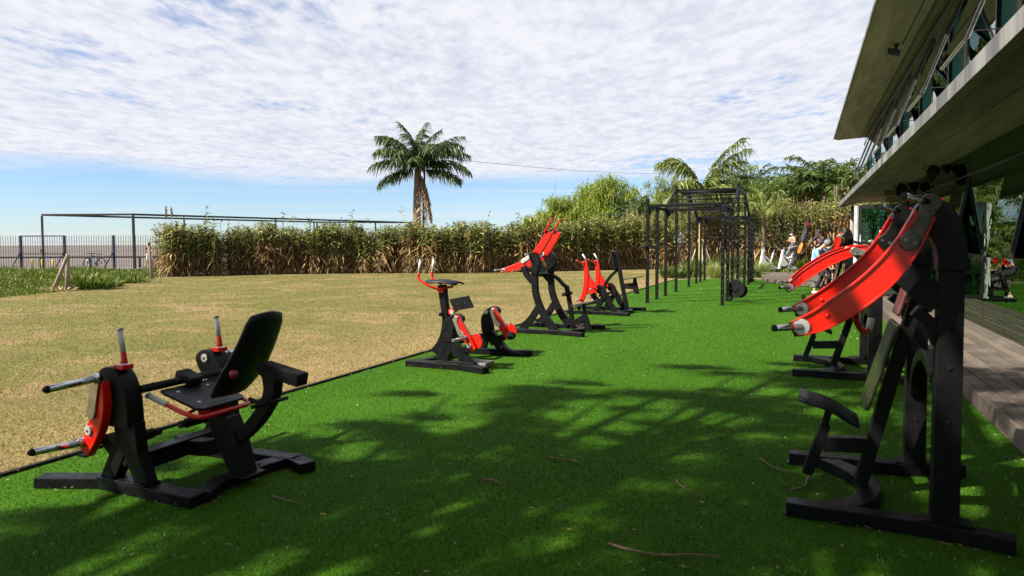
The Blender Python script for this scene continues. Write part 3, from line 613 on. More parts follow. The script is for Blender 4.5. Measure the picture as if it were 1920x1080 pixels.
def high_pull():
    t = thing('lever_exercise_machine', (-4.0, 11.35, 0), 'tall black machine with curved orange red arms raised against the reed hedge', 'exercise machine')
    b = MB(); Z = .04
    b.bar((-4.68, 10.9, Z), (-3.72, 10.9, Z), .1, .075); b.bar((-3.75, 10.9, Z + .001), (-3.3, 10.78, Z + .001), .098, .073)
    b.bar((-4.7, 11.8, Z), (-3.7, 11.8, Z), .1, .075); b.bar((-3.73, 11.8, Z + .001), (-3.24, 11.93, Z + .001), .098, .073)
    b.ribbon([(-3.75, 10.93), (-3.6, 11.12), (-3.53, 11.35), (-3.6, 11.6), (-3.75, 11.77)], .13, .004, .07, 4, 'xy'); b.build('base_frame', BLACK, t, .006)
    for y in (10.95, 11.77):
        dx = 0
        f = MB(); f.ribbon([(-3.86, .07), (-4.0, .24), (-4.12, .45), (-4.2, .68), (-4.22, .9), (-4.22, 1.06)], [.13, .12, .105, .1, .1, .1], y - .05, y + .05, 5)
        f.ribbon([(-4.46, .07), (-4.28, .26), (-4.15, .46)], [.13, .11, .1], y - .046, y + .046, 4)
        f.ribbon([(-4.43, 1.15), (-4.36, 1.0), (-4.25, .88)], [.1, .09, .09], y - .044, y + .044, 4); f.box(-4.54, -4.36, y - .06, y + .06, .077, .088); f.box(-3.95, -3.77, y - .06, y + .06, .077, .088)
        bolt_rows(f, [(-4.22, .78), (-4.13, .42), (-3.98, .24)], y - .05, -1); f.build('side_leg', BLACK, t, .005)
        h = MB(); h.prism(smooth([(-4.27, 1.02), (-4.26, 1.2), (-4.3, 1.3), (-4.3, 1.38), (-4.22, 1.4), (-4.15, 1.33), (-4.12, 1.2), (-4.16, 1.03)], 4), y - .07, y + .07); h.build('side_housing', BLACK, t, .006)
    for y, up, nm in ((11.06, 0, 'n'), (11.50, .0, 'f')):
        r = MB(); r.ribbon([(-4.9, 1.055), (-4.72, 1.11), (-4.52, 1.18), (-4.36, 1.26), (-4.22, 1.38), (-4.11, 1.54), (-4.03, 1.66), (-3.98, 1.76)], [.075, .085, .1, .12, .135, .13, .125, .12], y - .05, y + .03, 4); ar = r.build('lever_arm', RED, t, .006)
        k = MB(); k.obox((-3.975, y - .01, 1.765), (1, 0, .5), (0, 1, 0), (-.5, 0, 1), .062, .042, .008); k.build('end_cap', BLACKD, ar)
        g = MB(); g.tube(smooth([(-4.05, y - .05, 1.73), (-4.05, y - .07, 1.76), (-3.98, y - .07, 1.88), (-3.935, y - .07, 1.965), (-3.90, y - .04, 1.95)], 4), .014, 8); g.build('handle_frame', RED, t)
        g = MB(); g.tube([(-3.92, y - .06, 1.955), (-3.97, y - .02 + .08, 1.92)], .017, 10); g.build('hand_grip', GRIP, t)
        l = MB(); l.ribbon([(-4.28, 1.35), (-4.36, 1.31), (-4.46, 1.24)], [.06, .06, .08], y - .064, y - .052, 3); l.build('link_plate', CAPW, t, .002)
        c = MB(); side_cap(c, -4.46, y - .064, 1.24, .035, .012, -1); side_cap(c, -4.26, y - .05, 1.36, .04, .03, -1); side_cap(c, -4.84, y - .05, 1.08, .035, .012, -1); c.build('pivot_cap', CAPW, t, .002)
        for x, z in ((-4.27, 1.355), (-4.84, 1.08)):
            p = MB(); p.rod((x, y - .06, z), (x - .06, y - .28, z + .01), .017, 10); p.build('weight_peg', CHROME, t)
    s = MB(); s.rod((-4.22, 11.0, 1.0), (-4.22, 11.72, 1.0), .03, 10)
    s.ribbon([(-4.26, .99), (-4.0, .97), (-3.83, .82), (-3.76, .78)], .055, 11.31, 11.39, 3); s.ribbon([(-3.78, .80), (-3.72, .5), (-3.66, .07)], [.07, .065, .065], 11.31, 11.39, 3); s.build('seat_frame', BLACK, t, .004)
    s = MB(); s.rod((-3.77, 11.14, .665), (-3.77, 11.56, .665), .035, 14); s.build('thigh_roller', BLACKD, t, .004)
    s = MB(); s.prism([(-3.66, .2), (-3.46, .33), (-3.42, .33), (-3.33, .06), (-3.41, .06), (-3.46, .16), (-3.66, .12)], 11.3, 11.4); s.ribbon([(-3.44, .3), (-3.47, .5)], .045, 11.32, 11.38); s.build('seat_post', BLACK, t, .004)
    s = MB(); s.obox((-3.46, 11.35, .51), (1, 0, .2), (0, 1, 0), (-.2, 0, 1), .2, .17, .01); s.build('seat', PADM, t, .006)
high_pull()
def seated_row():
    t = thing('lever_exercise_machine', (-4.0, 14.9, 0), 'low black rowing machine with two upright red arms, nearest the climbing rig', 'exercise machine')
    b = MB(); Z = .04
    b.bar((-4.75, 14.3, Z), (-3.75, 14.32, Z), .1, .075); b.bar((-3.78, 14.32, Z + .001), (-3.34, 14.2, Z + .001), .098, .073)
    b.bar((-4.75, 15.4, Z), (-3.7, 15.4, Z), .1, .075); b.bar((-3.73, 15.4, Z + .001), (-3.25, 15.5, Z + .001), .098, .073)
    b.ribbon([(-3.72, 14.35), (-3.56, 14.6), (-3.5, 14.88), (-3.56, 15.15), (-3.72, 15.37)], .14, .004, .07, 4, 'xy'); b.build('base_frame', BLACK, t, .006)
    for y in (14.42, 15.32):
        f = MB(); f.ribbon([(-3.69, .07), (-3.82, .22), (-3.93, .42), (-4.0, .5)], [.13, .12, .11, .1], y - .05, y + .05, 4); f.ribbon([(-4.15, .07), (-4.05, .2), (-3.99, .34)], [.12, .1, .1], y - .046, y + .046, 3)
        f.ribbon([(-4.21, .45), (-4.13, .33), (-4.05, .24)], .1, y - .044, y + .044, 3); f.build('side_leg', BLACK, t, .005)
        h = MB(); h.prism(smooth([(-3.97, .28), (-4.03, .42), (-4.10, .5), (-4.15, .57), (-4.12, .63), (-4.04, .64), (-3.96, .58), (-3.91, .48), (-3.87, .37)], 4), y - .065, y + .065); h.build('side_housing', BLACK, t, .006)
        ya = y - .1
        r = MB(); r.ribbon([(-4.35, 1.16), (-4.31, .93), (-4.315, .68), (-4.36, .45), (-4.43, .27)], [.1, .1, .1, .095, .085], ya - .05, ya + .03, 4)
        r.prism([(-4.285, .92), (-4.2, .78), (-4.08, .64), (-4.05, .56), (-4.1, .52), (-4.29, .42), (-4.275, .65)], ya - .035, ya + .015); r.build('lever_arm', RED, t, .005)
        g = MB(); g.tube(smooth([(-4.33, ya - .03, 1.15), (-4.4, ya - .1, 1.12), (-4.5, ya - .16, 1.165), (-4.46, ya - .16, 1.18)], 3), .015, 8); g.build('handle_frame', RED, t)
        g = MB(); g.tube([(-4.31, ya, 1.17), (-4.41, ya + .02, 1.31)], .018, 10); g.build('hand_grip', GRIP, t)
        p = MB(); side_cap(p, -4.1, y - .065, .58, .035, .015, -1); p.build('pivot_cap', CAPW, t)
        for x, z, dd in ((-4.12, .575, .0), (-4.41, .32, 0)):
            p = MB(); p.rod((x, ya - .05, z), (x - .03, ya - .3, z - .01), .018, 10); p.build('weight_peg', CHROME, t)
    s = MB(); s.rod((-4.06, 14.45, .4), (-4.06, 15.3, .4), .028, 10); s.ribbon([(-3.55, .08), (-3.66, .6), (-3.73, 1.0), (-3.81, 1.37)], .075, 14.85, 14.95, 4)
    s.ribbon([(-3.76, .97), (-3.95, .78), (-4.06, .6), (-4.08, .4)], .06, 14.86, 14.94, 4); s.build('back_frame', BLACK, t, .004)
    s = MB(); s.obox((-3.84, 14.9, 1.15), (.19, 0, -1), (0, 1, 0), (1, 0, .19), .22, .13, .015); s.build('chest_pad', PADM, t, .008)
    s = MB(); s.prism([(-3.66, .65), (-3.42, .67), (-3.41, .785), (-3.36, .785), (-3.28, .43), (-3.37, .43), (-3.42, .53), (-3.62, .54)], 14.86, 14.94); s.build('seat_post', BLACK, t, .004)
    s = MB(); s.obox((-3.4, 14.9, .785), (1, 0, .19), (0, 1, 0), (-.19, 0, 1), .2, .16, .01); s.build('seat', PADM, t, .006)
    s = MB(); s.obox((-4.52, 14.9, .16), (1, 0, .24), (0, 1, 0), (-.24, 0, 1), .27, .22, .012); s.bar((-4.3, 14.9, .2), (-4.05, 14.9, .25), .06, .05); s.bar((-4.66, 14.9, .11), (-4.66, 14.9, .02), .06, .05); s.build('foot_plate', BLACK, t, .005)
seated_row()
def pull_machine(ox, sc, y0, y1, arm, label, zs=1.0, low=True):
    """machine with two arched uprights and long curved red arms; x measured from ox"""
    X = lambda x: ox + sc * (x - .45)
    ym = (y0 + y1) / 2
    t = thing('lever_exercise_machine', (X(.45), ym, 0), label, 'exercise machine')
    P = lambda L: [(X(a), b * zs) for a, b in L]
    b = MB(); Z = .042
    b.bar((X(-.06), y0 + .05, Z), (X(.62), y0 + .03, Z), .105, .08); b.bar((X(.6), y0 + .03, Z + .001), (X(1.0), y0 - .06, Z + .001), .103, .078)
    b.bar((X(-.06), y1 - .02, Z), (X(.62), y1, Z), .105, .08); b.bar((X(.6), y1, Z + .001), (X(1.0), y1 + .12, Z + .001), .103, .078)
    b.ribbon([(X(.16), y0 + .07), (X(.32), y0 + .22), (X(.40), ym - .04), (X(.34), y1 - .28), (X(.18), y1 - .06)], .12, .004, .076, 5, 'xy')
    for x, y in [(X(-.03), y0 + .05), (X(.95), y0 - .05), (X(-.03), y1 - .02), (X(.95), y1 + .11)]: b.rod((x, y, .002), (x, y, .012), .055, 14)
    for x in (.6, .8): b.rod((X(x), y0 - .005, .08), (X(x), y0 - .005, .094), .012, 6); b.rod((X(x), y0 + .065, .08), (X(x), y0 + .065, .094), .012, 6)
    b.build('base_frame', BLACK, t, .007)
    for y in (y0, y1):
        f = MB(); f.box(X(.595), X(.835), y - .03, y + .09, .083, .095)
        f.prism(P([(.645, .09), (.77, .09), (.765, 1.44), (.65, 1.44)]), y - .02, y + .08)
        f.ribbon(P([(.665, 1.24), (.58, 1.31), (.49, 1.39)]), [.15, .13, .12], y - .012, y + .072, 2)
        f.ribbon(P([(.66, 1.02), (.62, 1.13), (.55, 1.19)]), [.06, .06, .06], y - .01, y + .07, 3)
        bolt_rows(f, P([(.71, .9), (.71, .62), (.71, .38), (.71, 1.12)]), y - .02, -1, .011); f.build('upright', BLACK, t, .006)
        h = MB(); h.prism(smooth(P([(.642, 1.40), (.642, 1.46), (.63, 1.53), (.59, 1.60), (.535, 1.66), (.54, 1.73), (.60, 1.775), (.68, 1.75), (.735, 1.67), (.765, 1.56), (.778, 1.46), (.778, 1.40)]), 4), y - .035, y + .095); h.build('arched_housing', BLACK, t, .008)
        k = MB(); k.ellipsoid((X(.655), y + .03, P([(0, 1.765)])[0][1]), (.02, .03, .012)); k.build('stop_bump', RED, t)
    b = MB(); ya, yb = y0 + .06, y1 - .02
    b.ribbon([(ya, .56 * zs), (ya + .10, .74 * zs), ((ya + yb) / 2 - .1, .86 * zs), ((ya + yb) / 2 + .15, .86 * zs), (yb - .10, .74 * zs), (yb, .56 * zs)], .075, X(.665), X(.755), 5, 'yz')
    b.bar((X(.71), ya, 1.22 * zs), (X(.71), yb, 1.22 * zs), .08, .08); b.build('cross_beam', BLACK, t, .006)
    for y, s2 in ((y0 - .22, 1), (y1 - .22, 1)):
        AP = [(X(a), c) for a, c in arm]; n = len(AP); aw = .096 if zs == 1 else .085; w = [aw + .035 * math.sin(math.pi * i / (n - 1)) for i in range(n)]; w[-1] = aw * .85
        r = MB(); r.ribbon(AP, w, y - .022, y + .022, 5)
        w2 = [q + .018 for q in w]; r.ribbon([(a, c) for a, c in AP], .022, y + .024, y + .095, 5)
        # flanges along both edges make it a channel
        ar = r.build('lever_arm', RED, t, .005)
        rim = MB(); Q_ = smooth([(a, c, q) for (a, c), q in zip(AP, w)], 5)
        for sg in (-1, 1):
            R_ = []
            for i, q in enumerate(Q_):
                a, b2 = Q_[max(i - 1, 0)], Q_[min(i + 1, len(Q_) - 1)]; dx, dz = b2[0] - a[0], b2[1] - a[1]; l_ = math.hypot(dx, dz) or 1; R_.append((q[0] - dz / l_ * sg * (q[2] / 2 - .004), q[1] + dx / l_ * sg * (q[2] / 2 - .004)))
            rim.ribbon(R_, .012, y - .034, y - .0215, 1)
        rim.build('arm_rim', RED, ar, .003)
        m_b = MB(); mq = Q_[len(Q_) * 3 // 4]; m_b.ellipsoid((mq[0], y - .022, mq[1]), (.014, .008, .014), 10, 6); m_b.build('rivet', RED, ar)
        e = AP[-1]; e2 = AP[-2]; d = Vector((e[0] - e2[0], 0, e[1] - e2[1])).normalized(); nn = Vector((-d.z, 0, d.x))
        k = MB(); k.obox(Vector((e[0], y, e[1])) + d * .008, d, (0, 1, 0), nn, .007, .024, aw * .40); k.build('end_cap', BLACKD, ar)
        a0 = AP[0]; a1 = AP[1]; lx = [(a0[0] + .02 * sc, a0[1] + .05), (a0[0] - .01, a0[1] - .04), ((a1[0] * .8 + a0[0] * .2), (a1[1] * .8 + a0[1] * .2))]
        l = MB(); l.ribbon(lx, [.085, .06, .075], y - .052, y - .036, 4); side_cap(l, lx[2][0], y - .024, lx[2][1], .046, .03, -1); side_cap(l, lx[0][0], y - .024, lx[0][1], .046, .03, -1); l.build('link_plate', STEEL if zs != 1 else SHSTEEL, t, .003)
        k = MB()
        for q in (-.02, .02): side_cap(k, lx[2][0] + q, y - .054, lx[2][1] - q * .4, .009, .008, -1)
        k.build('link_bolt', LOGOG, t)
        c = MB(); ex, ez = e[0] * .74 + e2[0] * .26, e[1] * .74 + e2[1] * .26; side_cap(c, ex, y - .022, ez, .042, .012, -1); side_cap(c, ex, y + .022, ez, .04, .01, 1); c.build('pivot_cap', CAPW, t, .002)
        for px, pz in ((ex, ez), (lx[0][0], lx[0][1])):
            dz = .0 if pz < 1.3 else .03; v0 = Vector((px, y - .03, pz)); vv = Vector((-.125, -.11, dz)) * (.8 if zs != 1 else 1.)
            p = MB(); p.rod(v0, v0 + vv, .0165, 14); p.build('weight_peg', CHROME, t)
            p = MB(); p.rod(v0 + vv * .99, v0 + vv * 1.05, .0185, 14); p.build('peg_tip', BLACKD, t)
        if low:
            m_ = AP[-3]; h = MB(); hy = y + .1
            h.tube(smooth([(m_[0] + .02, y + .02, m_[1] - .05), (m_[0] + .03, hy, m_[1] - .12), (m_[0] + .07, hy + .12, m_[1] - .185), (m_[0] + .10, hy + .16, m_[1] - .18)], 4), .017, 10); h.build('handle_frame', RED, t)
            g = MB(); g.rod((m_[0] + .10, hy + .16, m_[1] - .185), (m_[0] + .112, hy + .16, m_[1] - .115), .018, 12); g.build('hand_grip', GRIP, t)
    a = MB(); a.ribbon(P([(.64, 1.24), (.56, .95), (.45, .5), (.35, .08)]), .075, ym - .04, ym + .04, 3); a.bar((X(.41), ym, .32), (X(.14), ym, .30), .07, .09); a.build('back_frame', BLACK, t, .005)
    p = MB(); ax = Vector((.12 * sc, 0, .40)).normalized(); p.obox((X(.44), ym, .82), ax, (0, 1, 0), Vector((ax.z, 0, -ax.x)), .27, .17, .014); p.build('back_pad', OLIVEREF, t, .012)
    p = MB(); p.obox((X(.545), ym, 1.2), ax, (0, 1, 0), Vector((ax.z, 0, -ax.x)), .085, .1, .014); p.build('head_pad', mat('dark maroon pad', (.07, .012, .01), .5), t, .012)
    s = MB(); s.bar((X(.05), ym, .1), (X(.15), ym, .42), .075, .06, (1, 0, 0)); s.build('seat_post', BLACK, t, .004)
    s2 = MB(); s2.bar((X(.145), ym, .41), (X(.175), ym, .54), .045, .04, (1, 0, 0)); s2.rod((X(.15), ym - .06, .44), (X(.15), ym + .03, .44), .012, 8); s2.build('seat_stem', BLACK, t, .003)
    s = MB(); n1 = 6; vs = []
    for i in range(n1 + 1):
        u = i / n1; hw = .165 + .02 * math.sin(u * math.pi) ** .6
        for j in range(7): v = j / 3 - 1; vs.append((X(.0 + .33 * u), ym + hw * v, .635 - .135 * u - .012 * math.cos(u * 6.3) - .02 * v * v))
    s.add(vs, [(i * 7 + j, i * 7 + j + 1, i * 7 + j + 8, i * 7 + j + 7) for i in range(n1) for j in range(6)], True); o = s.build('seat', PADM, t)
    q = o.modifiers.new('thickness', 'SOLIDIFY'); q.thickness = .018
ARM1 = [(.55, 1.69), (.47, 1.52), (.37, 1.38), (.24, 1.255), (.10, 1.155), (-.03, 1.095)]
pull_machine(.45, 1.0, 4.1, 5.15, ARM1, 'large dark machine with two long glossy red arms, right foreground')
pull_machine(.48, 1.1, 8.5, 9.65, [(.62, 1.48), (.46, 1.445), (.28, 1.36), (.10, 1.23), (-.02, 1.12), (-.12, 1.02)], 'black machine whose darker red arm arches almost level, second on the right', .845, False)
pull_machine(.95, 1.12, 21.2, 22.3, [(.54, 1.83), (.46, 1.68), (.41, 1.5), (.35, 1.3), (.25, 1.08), (.14, .88)], 'farthest right machine, its red arm upright beside the seated man', 1.1, False)
# ------------------------------------------------------------------ climbing rig
def rig():
    t = thing('climbing_rig', (-2.74, 23.2, 0), 'long black steel monkey bar rig with a raised middle standing on the turf', 'climbing frame')
    YS = [17.6, 18.85, 20.15, 21.98, 24.65, 26.5, 27.65, 28.9]; ZT = [2.68, 2.55, 2.68, 3.36, 3.32, 2.68, 2.6, 2.68]; XL, XR = -3.665, -1.80
    for x in (XL, XR):
        for y, zt in zip(YS, ZT):
            m = MB(); m.box(x - .038, x + .038, y - .038, y + .038, .012, zt); m.box(x - .075, x + .075, y - .06, y + .06, .001, .013); v0 = len(m.v); m.cur = 1
            for i in range(int((zt - .2) / .17)):
                z = .25 + .17 * i; m.rod((x, y - .0395, z), (x, y + .0395, z), .0095, 8); m.rod((x - .0395, y, z + .05), (x + .0395, y, z + .05), .0095, 8)
            m.hs = {Vector(q).to_tuple(5) for q in m.v[v0:]}
            p = m.build('post', [BLACK, LOGOG if x < -3 else HOLEM], t, 0)

    zb = 2.5
    def beam(p, q, w=.06, h=.075): m = MB(); m.bar(p, q, w, h); m.build('beam', BLACK, t, .003)
    for y in (YS[0], YS[2], YS[5], YS[7]): beam((XL + .04, y, zb), (XR - .04, y, zb))
    for x in (XL, XR):
        beam((x, YS[0] + .04, zb + .002), (x, YS[2] - .04, zb + .002)); beam((x, YS[5] + .04, zb + .002), (x, YS[7] - .04, zb + .002))
        beam((x, YS[3] + .04, 3.2), (x, YS[4] - .04, 3.2)); beam((x, YS[2] + .03, 2.56), (x, YS[3] - .02, 3.26)); beam((x, YS[5] - .03, 2.56), (x, YS[4] + .02, 3.22))
    for y in (YS[3], YS[4]): beam((XL + .04, y, 3.203), (XR - .04, y, 3.203), .05, .05)
    for a, b, za, zb2, n in ((YS[2], YS[3], 2.56, 3.26, 5), (YS[3], YS[4], 3.24, 3.24, 8), (YS[4], YS[5], 3.22, 2.56, 5)):
        for i in range(1, n):
            u = i / n; m = MB(); m.rod((XL + .03, a + (b - a) * u, za + (zb2 - za) * u), (XR - .03, a + (b - a) * u, za + (zb2 - za) * u), .017, 8); m.build('rung', BLACK, t)
    for y in (YS[1],): m = MB(); m.rod((XL + .03, y, zb), (XR - .03, y, zb), .017, 8); m.build('rung', BLACK, t)
    for x, sg in ((XL, 1), (XR, -1)):
        for y in (YS[0], YS[2], YS[5], YS[7]):
            m = MB(); m.prism([(x + sg * .04, zb - .035), (x + sg * .24, zb - .035), (x + sg * .2, zb - .07), (x + sg * .04, zb - .24)], y - .012, y + .012); m.build('corner_plate', BLACK, t, .002)
    m = MB(); m.box(XL - .05, XL + .05, YS[0] - .05, YS[0] + .05, 1.38, 1.58)
    m.bar((XL - .03, YS[0] - .3, 1.44), (XL - .03, YS[0] - .02, 1.46), .05, .05); m.bar((XL + .05, YS[0], 1.47), (XL + .24, YS[0] + .02, 1.45), .04, .06); m.bar((XL - .05, YS[0], 1.45), (XL - .24, YS[0], 1.42), .04, .06); m.bar((XL + .24, YS[0] + .02, 1.4), (XL + .24, YS[0] + .02, 1.62), .03, .04); m.build('dip_bracket', BLACKD, t, .004)
    m = MB(); yb = YS[5]; m.box(XL + .75, XL + .83, yb - .05, yb + .05, 1.42, 1.62); m.build('dip_bracket', BLACKD, t, .004)
    m = MB(); cx, cy, cz = XR + .22, YS[0] + .95, .36
    m.rod((cx, cy - .03, cz), (cx, cy + .01, cz), .24, 20); m.rod((cx + .1, cy + .1, cz - .05), (cx + .1, cy + .16, cz - .05), .2, 18)
    for k in range(6): a = k * 1.047; m.rod((cx + .15 * math.cos(a), cy - .034, cz + .15 * math.sin(a)), (cx + .15 * math.cos(a), cy - .028, cz + .15 * math.sin(a)), .035, 8)
    m.rod((cx, cy - .05, cz), (cx, cy + .05, cz), .07, 12); m.rod((cx - .2, cy - .12, .08), (cx - .2, cy - .12, .6), .03, 8); m.rod((cx - .2, cy - .12, .35), (cx, cy, cz), .02, 8); m.bar((XR, cy, cz), (cx - .24, cy, cz), .05, .05)
    m.rod((cx - .16, cy - .3, .12), (cx - .04, cy - .3, .09), .04, 10); m.build('weight_discs', BLACKD, t, .003)
rig()
# ------------------------------------------------------------------ wooden deck
def deck():
    m = MB(); x = 1.56; i = 0
    while x < 2.72:
        y = -6 + rng.uniform(0, 2)
        while y < 27.2:
            y2 = min(y + rng.uniform(2.6, 3.8), 27.2); z = .15 + rng.uniform(-.0015, .0015); m.box(x + .003, x + .126, y + .002, y2 - .003, .122, z); y = y2
        x += .137; i += 1
    y = -6
    while y < 27.2: y2 = min(y + 3.2, 27.2); m.box(1.515, 1.555, y + .002, y2 - .002, .0, .147); y = y2
    m.box(1.56, 2.74, -6, 27.2, .02, .118)
    # far platform, curved front edge, boards running away from the lawn
    edge = [(-1.72, 34.6), (-1.6, 31.5), (-1.42, 29.2), (-1.1, 27.9), (-.7, 27.0), (-.3, 26.35), (.1, 25.9), (.55, 25.5), (1.0, 25.25), (1.5, 25.1)]
    E = smooth(edge, 6); ce = (1.6, 35.2)
    def dist(k): return 0
    for k in range(len(E) - 1):
        a, b = Vector((E[k][0], E[k][1], 0)), Vector((E[k + 1][0], E[k + 1][1], 0)); c = Vector((ce[0], ce[1], 0))
        g = .03; a2 = a.lerp(b, g); b2 = b.lerp(a, g); ia = a2.lerp(c, .85); ib = b2.lerp(c, .85); z = .142 + rng.uniform(-.0015, .0015)
        m.hexa([(a2.x, a2.y, .02), (b2.x, b2.y, .02), (ib.x, ib.y, .02), (ia.x, ia.y, .02), (a2.x, a2.y, z), (b2.x, b2.y, z), (ib.x, ib.y, z), (ia.x, ia.y, z)])
    o = m.build('deck_path', DECK, None, 0, (2, 10, 0)); o['kind'] = 'structure'
deck()
# ------------------------------------------------------------------ building
def building():
    t = thing('glass_pavilion', (4.5, 14, 0), 'two storey glass and concrete building with overhanging slabs and tilted open windows', 'building')
    def quad(name, vs, m, par=t):
        mb = MB(); mb.add(vs, [tuple(range(len(vs)))]); return mb.build(name, m, par)
    # middle slab: thin exposed edge, underside rising gently to the glass
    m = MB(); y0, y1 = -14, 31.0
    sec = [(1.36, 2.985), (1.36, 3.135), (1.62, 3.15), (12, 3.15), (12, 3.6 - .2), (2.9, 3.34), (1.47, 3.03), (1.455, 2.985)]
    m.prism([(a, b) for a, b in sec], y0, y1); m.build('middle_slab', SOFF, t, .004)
    m = MB(); m.box(1.345, 1.36, y0, y1 + .002, 2.982, 3.138)
    m.build('slab_edge', CONCF, t, .003)
    m = MB(); m.prism([(1.06, 5.47), (1.06, 5.53), (12, 6.0), (12, 5.75), (1.95, 5.46), (1.2, 5.42)], -14, 28.9); m.build('roof', CONC, t, .006)
    m = MB(); m.box(1.045, 1.06, -14, 28.902, 5.44, 5.535); m.build('roof_edge', CONCF, t, .003)
    m = MB(); m.box(1.93, 1.98, -14, 28.7, 5.43, 5.455); m.build('roof_drip_groove', FRAMEB, t)
    # interior
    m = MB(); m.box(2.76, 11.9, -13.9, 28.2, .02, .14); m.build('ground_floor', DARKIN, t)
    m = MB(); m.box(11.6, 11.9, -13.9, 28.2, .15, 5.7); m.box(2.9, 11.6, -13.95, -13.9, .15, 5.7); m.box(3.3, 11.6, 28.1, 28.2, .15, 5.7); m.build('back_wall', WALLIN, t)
    m = MB()
    for y in (-2, 5, 12, 19, 26): m.box(4.4, 4.7, y, y + .3, .14, 3.3); m.box(3.4, 3.65, y, y + .25, 3.16, 5.45)
    m.build('column', CONC, t)
    m = MB(); m.box(3.2, 3.25, -8, 27.5, 3.155, 4.3)
    m.build('inner_wall', WALLIN, t)
    m = MB()
    for y in np.arange(8.2, 27, 2.83):
        m.box(2.24, 2.26, y - .1, y + .95, 3.16, 5.15); m.box(2.24, 2.26, y + 1.3, y + 2.5, 3.16, 5.15)
    m.build('curtain_panel', CURT, t)
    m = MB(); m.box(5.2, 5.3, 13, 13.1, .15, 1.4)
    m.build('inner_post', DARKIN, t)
    # upper storey glazing: transom at 5.17, tilting windows every 2.83 m
    XU, zt, zb = 2.06, 5.14, 3.15; per = 2.83; near = 14.0
    ys = [near + per * k for k in range(-7, 6)]
    for k, y in enumerate(ys):
        n_, f_ = y, y + 1.35             # opening y..y+1.35 ; fixed panes between
        for a, b in ((f_ + .02, min(y + per, 28.3)),):
            if b > a + .1:
                m = MB(); m.box(XU, XU + .012, a, b - .01, zb, zt - .02); m.build('fixed_pane', GLASSU, t)
        m = MB(); m.box(XU, XU + .012, n_, min(y + per, 28.3) - .01, zt + .02, 5.43); m.build('top_pane', GLASSU, t)
        if f_ > 28.3: continue
        m = MB(); m.box(XU - .01, XU + .04, n_ - .03, n_ + .02, zb, zt - .02); m.box(XU - .01, XU + .04, f_ - .03, f_ + .02, zb, zt - .02); m.build('mullion', FRAMEB, t, .002)
        m = MB(); m.box(XU, XU + .012, n_ + .02, f_ - .03, zb, 3.5); m.build('sill_pane', GLASSU, t)
        h = zt - .03 - 3.52; op = R(20); top = Vector((XU - .012, 0, zt - .03)); d = Vector((-math.sin(op), 0, -math.cos(op))); nn = Vector((-math.cos(op), 0, math.sin(op)))
        yc, hw = (n_ + f_) / 2, (f_ - n_) / 2 - .03
        w = MB(); w.obox(top + Vector((0, yc, 0)) + d * h / 2 + nn * .012, d, (0, 1, 0), nn, h / 2, hw, .005); win = w.build('open_window', GLASSM, t)
        fr = MB()
        for s in (-1, 1): fr.obox(top + Vector((0, yc + s * (hw - .012), 0)) + d * h / 2 - nn * .012, d, (0, 1, 0), nn, h / 2, .016, .018)
        fr.obox(top + Vector((0, yc, 0)) + d * (h - .012) - nn * .012, d, (0, 1, 0), nn, .016, hw - .03, .018); fr.build('window_frame', FRAMEB, win, .002)
        e = MB(); e.obox(top + Vector((0, n_ + .034, 0)) + d * h / 2 - nn * .032, d, (0, 1, 0), nn, h / 2 - .03, .007, .003); e.obox(top + Vector((0, yc, 0)) + d * (h + .004) - nn * .010, d, (0, 1, 0), nn, .002, hw, .006); e.build('frame_trim', ALU, win)
        br = MB(); q = top + Vector((0, n_ + .06, 0)) + d * (h - .12); br.bar(q - nn * .03, (XU + .02, n_ + .06, q.z - .03), .015, .012); br.build('stay_arm', FRAMEB, win)
    m = MB(); m.box(XU - .02, XU + .05, -13.9, 28.32, zt - .02, zt + .02); m.build('transom', FRAMEB, t, .002)
    m = MB(); m.box(XU, 11.5, 28.30, 28.315, 3.15, 5.43); m.build('end_pane', GLASSU, t)
    # ground floor glazing
    XG = 2.75; zt = 2.75; zk = 1.30
    ys = list(np.arange(-12.02, 28.5, 1.30)); 
    opens = {0: 0}
    openys = [10.7, 14.55, 18.4, 22.25, 6.85]; ow = 1.25
    cuts = sorted(set([round(float(y), 2) for y in np.arange(-12, 6.0, 1.3)] + [round(q, 2) for y in openys for q in (y, y + ow, y + ow + 1.3)] + [24.8, 26.1, 27.9]))
    for a, b in zip(cuts[:-1], cuts[1:]):
        isopen = any(abs(a - y) < .02 for y in openys)
        m = MB(); m.box(XG, XG + .012, a + .006, b - .006, zt + .015, 3.36); m.build('top_pane', GLASS, t)
        m = MB(); m.box(XG, XG + .012, a + .006, b - .006, .15, zk); m.build('lower_pane', GLASS, t)
        if not isopen: m = MB(); m.box(XG, XG + .012, a + .006, b - .006, zk + .02, zt - .015); m.build('middle_pane', GLASS, t)
        m = MB(); m.box(XG + .014, XG + .03, a - .008, a + .008, .15, 3.36); m.build('joint', FRAMEB, t)
    m = MB()
    for y in openys: m.box(3.3, 3.33, y - .1, y + .75, .2, 3.1)
    m.build('curtain_panel', CURT, t)  # added pale panels that catch daylight so the openings look less black
    for y in openys:
        h = zt - .03 - zk; op = R(10); top = Vector((XG - .01, 0, zt - .02)); d = Vector((-math.sin(op), 0, -math.cos(op))); nn = Vector((-math.cos(op), 0, math.sin(op))); yc, hw = y + ow / 2, ow / 2 - .03
        w = MB(); w.obox(top + Vector((0, yc, 0)) + d * h / 2 + nn * .014, d, (0, 1, 0), nn, h / 2, hw, .005); win = w.build('open_window', GLASS, t)
        fr = MB()
        for s in (-1, 1): fr.obox(top + Vector((0, yc + s * (hw - .012), 0)) + d * h / 2 - nn * .014, d, (0, 1, 0), nn, h / 2, .02, .022)
